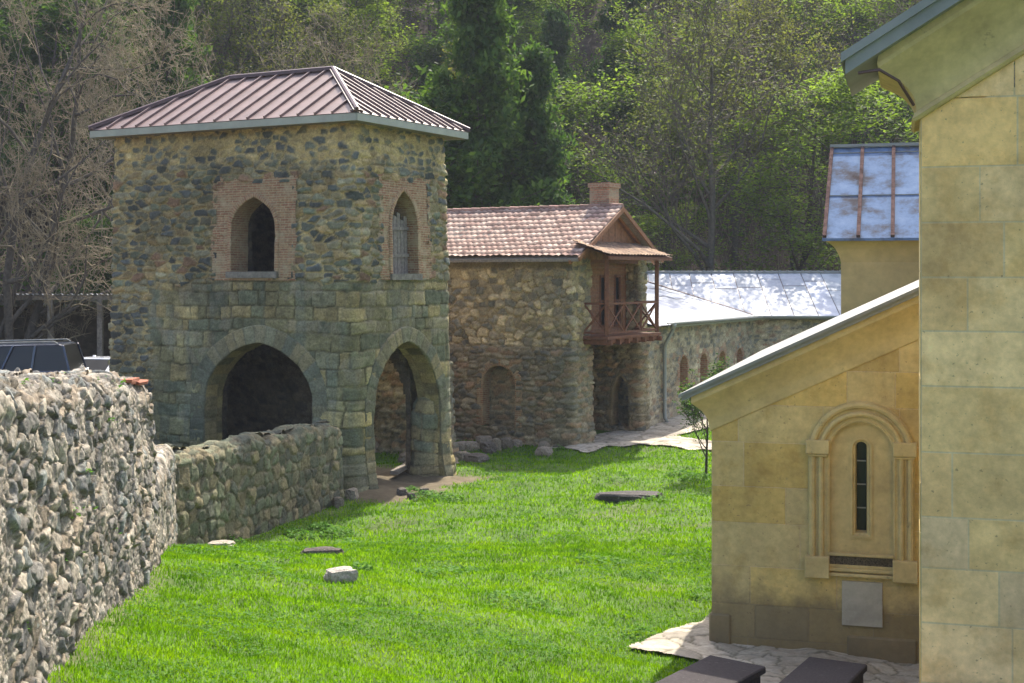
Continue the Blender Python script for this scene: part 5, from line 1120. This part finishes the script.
LAB = {'fresh': ('spring tree with thin layers of bright yellow green leaves on the hillside', 'tree', 'yellow green spring trees on the wooded hillside'),
 'mid': ('full mid green leafy tree on the hillside', 'tree', 'mid green trees on the wooded hillside'),
 'olive': ('budding tree with sparse olive leaves and grey branches on the hillside', 'tree', 'budding trees on the wooded hillside'),
 'bare': ('leafless brown grey tree with dense fine twigs on the hillside', 'tree', 'bare trees on the wooded hillside'),
 'conifer': ('dark narrow conifer on the hillside', 'tree', 'dark conifers on the wooded hillside')}
used = set()
def place(kind, k, x, y, s=1.0, rz=None, label=None, group=None, sx=1.0, dz=-.1):
    src = protos[kind][k % len(protos[kind])]
    if src.name in used:
        o = src.copy(); COL.objects.link(o)
        for ch in src.children: c = ch.copy(); COL.objects.link(c); c.parent = o
    else: o = src; used.add(src.name)
    o.location = (x, y, float(gz(x, y))+dz); o.rotation_euler = (0, 0, random.uniform(0, 6.28) if rz is None else rz); o.scale = (s*sx, s*sx, s)
    l_, c_, g_ = LAB[kind]
    if 'group' in o: del o['group']
    if label: tag(o, label, c_)
    else: tag(o, l_, c_, g_)
    return o
rt = random.Random(2)
def kind_at(px_, py_):
    """what grows there, by the direction it is seen in"""
    r = rt.random()
    if px_ < 110: return 'bare' if r < .35 else ('mid' if r < .8 else 'conifer')
    if px_ < 190: return 'mid' if r < .5 else ('conifer' if r < .75 else 'bare')
    if px_ < 330: return 'bare' if r < .55 else ('olive' if r < .72 else ('mid' if r < .9 else 'conifer'))
    if px_ < 440: return 'fresh' if r < .45 else ('mid' if r < .75 else 'olive')
    if px_ < 545: return 'conifer' if r < .6 else 'mid'
    if px_ < 640: return 'conifer' if r < .3 else ('mid' if r < .75 else 'fresh')
    if px_ < 740: return 'olive' if r < .2 else ('bare' if r < .5 else ('fresh' if r < .85 else 'mid'))
    return 'fresh' if r < .62 else ('olive' if r < .75 else 'bare')
pts_ = []
for row in range(14):
    y_ = 61+row*5.2+row*row*.12; half_ = y_*.40+8; n_ = int(2*half_/(4.9+row*.22))
    for i in range(n_):
        x_ = -half_+2*half_*(i+.5+rt.uniform(-.4, .4))/n_; yy_ = y_+rt.uniform(-2, 2)
        if row < 2 and 2 < x_ < 24: continue
        px_ = 512+1365*x_/yy_; pts_.append((x_, yy_, kind_at(px_, 0), rt.uniform(.8, 1.15)))
for i, (x_, y_, k, s) in enumerate(pts_): place(k, i, x_, y_, s)
# the particular ones
place('conifer', 0, -1.3, 52.5, 1.22, 1.0, 'tall dense dark green evergreen rising behind the tiled house roof', sx=.95)
place('conifer', 0, .9, 54.0, .98, 3.0, 'shorter evergreen close on the right of the tall one behind the tiled roof', sx=.95)
place('mid', 1, -2.6, 54.5, 1.15, 2.0, 'green leafy tree between the tower roof and the dark evergreen')
place('bare', 1, 8.6, 62.5, 1.25, 4.0, 'tall grey forked tree with thick trunk behind the metal roof')
place('fresh', 0, 12.8, 63, 1.0, .4, 'bright yellow green tree leaning over the metal roof beside the church'); place('fresh', 1, 7.2, 64, .6, 1.9, 'small bright green tree low on the slope right of the brick chimney')
place('fresh', 0, 17.5, 61, 1.15, 2.4, 'light green tree directly behind the far blue church roof')
# big bare tree at the left edge
protos['near'] = [tree_proto('bare_tree', 77, 15, .27, 0, 0, None, 'barkgrey', 'twig_light', minr=.0075, spread=.6, levels=5, nb=(15, 9, 7, 5, 4), up=.22, stems=3, splay=.22, bare0=.1, ratio=.44, wander=.24)]
LAB['near'] = LAB['bare']
place('near', 0, -16.4, 44.0, 1.05, .6, 'large leafless many stemmed tree at the left edge above the parked cars', sx=.78); place('bare', 0, -13.2, 50.5, .8, 1.0, 'leafless tree behind the open shed, left of the tower'); place('mid', 1, -15.5, 53, .6, 2.0, 'low green tree behind the open shed')
# young tree by the church corner
protos['young'] = [tree_proto('young_tree', 91, 2.75, .045, 2300, .05, 'leaf_mid', 'bark', 'twig', minr=.006, sig=.09, spread=.5, levels=4, nb=(9, 5, 4, 3), up=.7, bare0=.3, ratio=.5)]; LAB['young'] = ('x', 'tree', '')
place('young', 0, 4.72, 33.2, .95, 1.0, 'young thin tree with small green leaves standing beside the church corner')
# ------------------------------------------------------------ undergrowth on the slope and at the wall
rgn = np.random.default_rng(4)
n = 26000; x = rgn.uniform(-30, 34, n); y = rgn.uniform(57, 92, n); z = gz(x, y); t_ = np.c_[x, y, z+.1+rgn.gamma(1.2, .35, n)]
dens = fbm(x*.25, y*.25, 5, 3); t_ = t_[dens > .47]
V, F = leaves(t_, 60000, .16, rgn, .25, .2); tag(mesh_np('undergrowth', V, F, M['leaf_mid']), 'low green undergrowth covering the foot of the wooded slope', 'undergrowth', kind='stuff')
n = 9000; p0 = np.c_[rgn.uniform(-30, 34, n), rgn.uniform(55, 95, n)]; z = gz(p0[:, 0], p0[:, 1]); h_ = rgn.uniform(.5, 2.6, n); dx = rgn.normal(0, .25, (n, 2))*h_[:, None]
sg = np.c_[p0, z-.05, p0+dx, z+h_, np.full(n, .016), np.full(n, .008)]; V, F = tubes(sg, 3); tag(mesh_np('brushwood', V, F, M['twig_light']), 'bare brushwood and thin saplings on the slope between the trees', 'brushwood', kind='stuff')
# ------------------------------------------------------------ grass
def allowed(x, y):
    dm_ = dirtmask(x, y); ok = rgn.uniform(0, 1, x.shape) > dm_*1.05
    wb = np.interp(y, [2.6, 16.1, 22.3, 30.2], [-1.848-.144*2.6, -1.848-.144*16.1, -5.5, -3.6]); ok &= x > wb+.0*x-.02
    for P_ in (PATH1, PATH2): ok &= ~inpoly(x+rgn.normal(0, .05, x.shape), y+rgn.normal(0, .05, x.shape), P_)
    hp = [tuple(p) for p in (Lp, D0, A1, Rp, E3, R2)]; ok &= ~inpoly(x, y, hp); chp = [cl(0, 0), cl(2.3, 0), cl(2.3, -3.3), cl(12, -3.3), cl(12, 12), cl(0, 10)]; ok &= ~inpoly(x, y, chp)
    return ok
def blades(n, y0, y1, wd_, ht, seed):
    rg = np.random.default_rng(seed); y = y0*(y1/y0)**rg.uniform(0, 1, n) if y0 < 20 else rg.uniform(y0, y1, n); x = rg.uniform(-.46, .40, n)*y; x = np.where(y > 22, rg.uniform(-.3, .40, n)*y, x)
    m = allowed(x, y); x, y = x[m], y[m]; n = len(x); z = gz(x, y); pf_ = fbm(x*1.1, y*1.1, 71, 4); s = (.6+1.0*pf_)*rg.uniform(.6, 1.3, n); s = s*(y/np.clip(y, 1, 14))**.35
    a = rg.uniform(0, 6.28, n); dx, dy = np.cos(a), np.sin(a); w_ = wd_*(y/12)**.75*rg.uniform(.7, 1.3, n); h_ = ht*s; le = rg.normal(0, .45, (n, 2))*h_[:, None]
    A_ = np.c_[x-dx*w_, y-dy*w_, z-.01]; B_ = np.c_[x+dx*w_, y+dy*w_, z-.01]; mx = x+le[:, 0]*.35; my = y+le[:, 1]*.35
    C_ = np.c_[mx+dx*w_*.7, my+dy*w_*.7, z+h_*.6]; D_ = np.c_[mx-dx*w_*.7, my-dy*w_*.7, z+h_*.6]; T_ = np.c_[x+le[:, 0], y+le[:, 1], z+h_]
    V = np.stack([A_, B_, C_, D_, T_, T_+1e-4], 1).reshape(-1, 3); b = np.arange(n)[:, None]*6; F = np.concatenate([b+np.array([[0, 1, 2, 3]]), b+np.array([[3, 2, 4, 5]])]); return V, F
V1, F1 = blades(330000, 7, 24, .0048, .036, 1); V2, F2 = blades(190000, 20, 56, .0058, .044, 2)
gt = M['grass'].node_tree; gr_ = [n for n in gt.nodes if n.type == 'VALTORGB'][0]; gco = objco(gt); gn = N(gt, 'ShaderNodeTexNoise', Scale=1.3, Detail=5, Roughness=.65); L(gt, gco, gn.inputs['Vector'])
gv = ramp(gt, gn.outputs[0], [(.34, (.42, .55, .5)), (.5, (1, 1, 1)), (.68, (1.35, 1.12, 1.0))]); gm_ = mix(gt, gr_.outputs[0], gv, 1.0, 'MULTIPLY')
for lk in list(gt.links):
    if lk.from_node == gr_ and lk.to_node != gm_.node: ts = lk.to_socket; gt.links.remove(lk); gt.links.new(gm_, ts)
tag(mesh_np('grass', np.concatenate([V1, V2]), np.concatenate([F1, F2+len(V1)]), M['grass'], None, smooth=False), 'short bright green spring grass on the lawn', 'grass', kind='stuff')
# clover and broad leaved weeds in patches
n = 150000; y = 7*(40/7)**rgn.uniform(0, 1, n); x = rgn.uniform(-.4, .35, n)*y; k = (fbm(x*.9, y*.9, 81, 4) > .55) & allowed(x, y); x, y = x[k], y[k]; z = gz(x, y); t_ = np.c_[x, y, z+.035+.025*rgn.uniform(0, 1, len(x))*(fbm(x*2, y*2, 9)*2)]
def flatleaf(c, size, rg):
    n = len(c); nrm = rg.normal(0, .35, (n, 3)); nrm[:, 2] = 1; nrm /= np.linalg.norm(nrm, axis=1)[:, None]; a = np.cross(nrm, rg.normal(0, 1, (n, 3))); a /= np.linalg.norm(a, axis=1)[:, None]; b = np.cross(nrm, a); s = size[:, None]; return np.stack([c-a*s, c-b*s, c+a*s, c+b*s], 1).reshape(-1, 3), np.arange(4*n).reshape(n, 4)
V, F = flatleaf(t_, .011*(y/12)**.6*rgn.uniform(.7, 1.4, len(y)), rgn); M['clover'] = leafmat('clover_leaf', (.06, .16, .014), (.10, .22, .025), .35, (1.4, 1.5, .6)); M['clover'].node_tree.nodes['Principled BSDF'].inputs['Roughness'].default_value = .6
tag(mesh_np('clover', V, F, M['clover'], None, smooth=False), 'patches of low clover and weeds in the lawn', 'clover', kind='stuff')
# broad leaved weeds in clumps, on the mound by the pier, round the stones and in the wall tops
cl_ = [(px2w(x_, y_, z_), r_, n_) for x_, y_, z_, r_, n_ in ((430, 492, .1, .5, 260), (412, 488, .1, .3, 140), (446, 494, .1, .45, 160), (322, 524, .15, .3, 220), (338, 528, .15, .35, 220), (300, 530, .15, .3, 160), (346, 548, .2, .25, 120), (362, 600, .5, .16, 90), (700, 482, 0, .5, 260), (680, 476, 0, .35, 120), (610, 500, 0, .3, 90), (655, 505, 0, .3, 90), (560, 452, 0, .15, 40), (232, 540, .2, .3, 120), (700, 600, .7, .2, 80), (640, 640, .8, .2, 90), (520, 620, .7, .5, 260), (450, 590, .5, .5, 220), (600, 570, .4, .5, 220), (260, 610, .9, .4, 200))]
tp = []
for (x_, y_), r_, n_ in cl_: a_ = rgn.uniform(0, 6.28, n_); q_ = r_*np.sqrt(rgn.uniform(0, 1, n_)); xx_, yy_ = x_+np.cos(a_)*q_, y_+np.sin(a_)*q_; tp.append(np.c_[xx_, yy_, gz(xx_, yy_)+rgn.uniform(.03, .16, n_)*(1-(q_/r_)**2*.7)])
for k in range(26):   # crevices and top of the foreground wall
    yy_ = rgn.uniform(7.5, 15.8); xx_ = -1.90-.144*yy_; top_ = rgn.uniform(0, 1) < .45; zz_ = (HC-.66-(yy_-8)*.0785 if top_ else HC-.8-rgn.uniform(.2, 2.2)); n_ = 12; tp.append(np.c_[xx_-(.2 if top_ else 0)+rgn.normal(.03, .03, n_), yy_+rgn.normal(0, .06, n_), zz_+rgn.normal(.02, .03, n_)])
tp = np.concatenate(tp); V, F = flatleaf(tp, .018*(tp[:, 1]/14)**.7*rgn.uniform(.6, 1.5, len(tp)), rgn); tag(mesh_np('weeds', V, F, M['clover'], None, smooth=False), 'small leafy weeds in clumps on the lawn and in the wall crevices', 'weeds', kind='stuff')


# ------------------------------------------------------------ air
mb = MB(); mb.box((-150, -25, -8), (150, 205, 115)); m = bpy.data.materials.new('haze_air'); m.use_nodes = True; t = m.node_tree
t.nodes.remove(t.nodes['Principled BSDF']); pv = t.nodes.new('ShaderNodeVolumePrincipled'); pv.inputs['Density'].default_value = .0004; pv.inputs['Color'].default_value = (.86, .92, 1, 1); pv.inputs['Anisotropy'].default_value = 0
L(t, pv.outputs[0], t.nodes['Material Output'].inputs['Volume']); tag(mb.build('haze', m), kind='stuff')
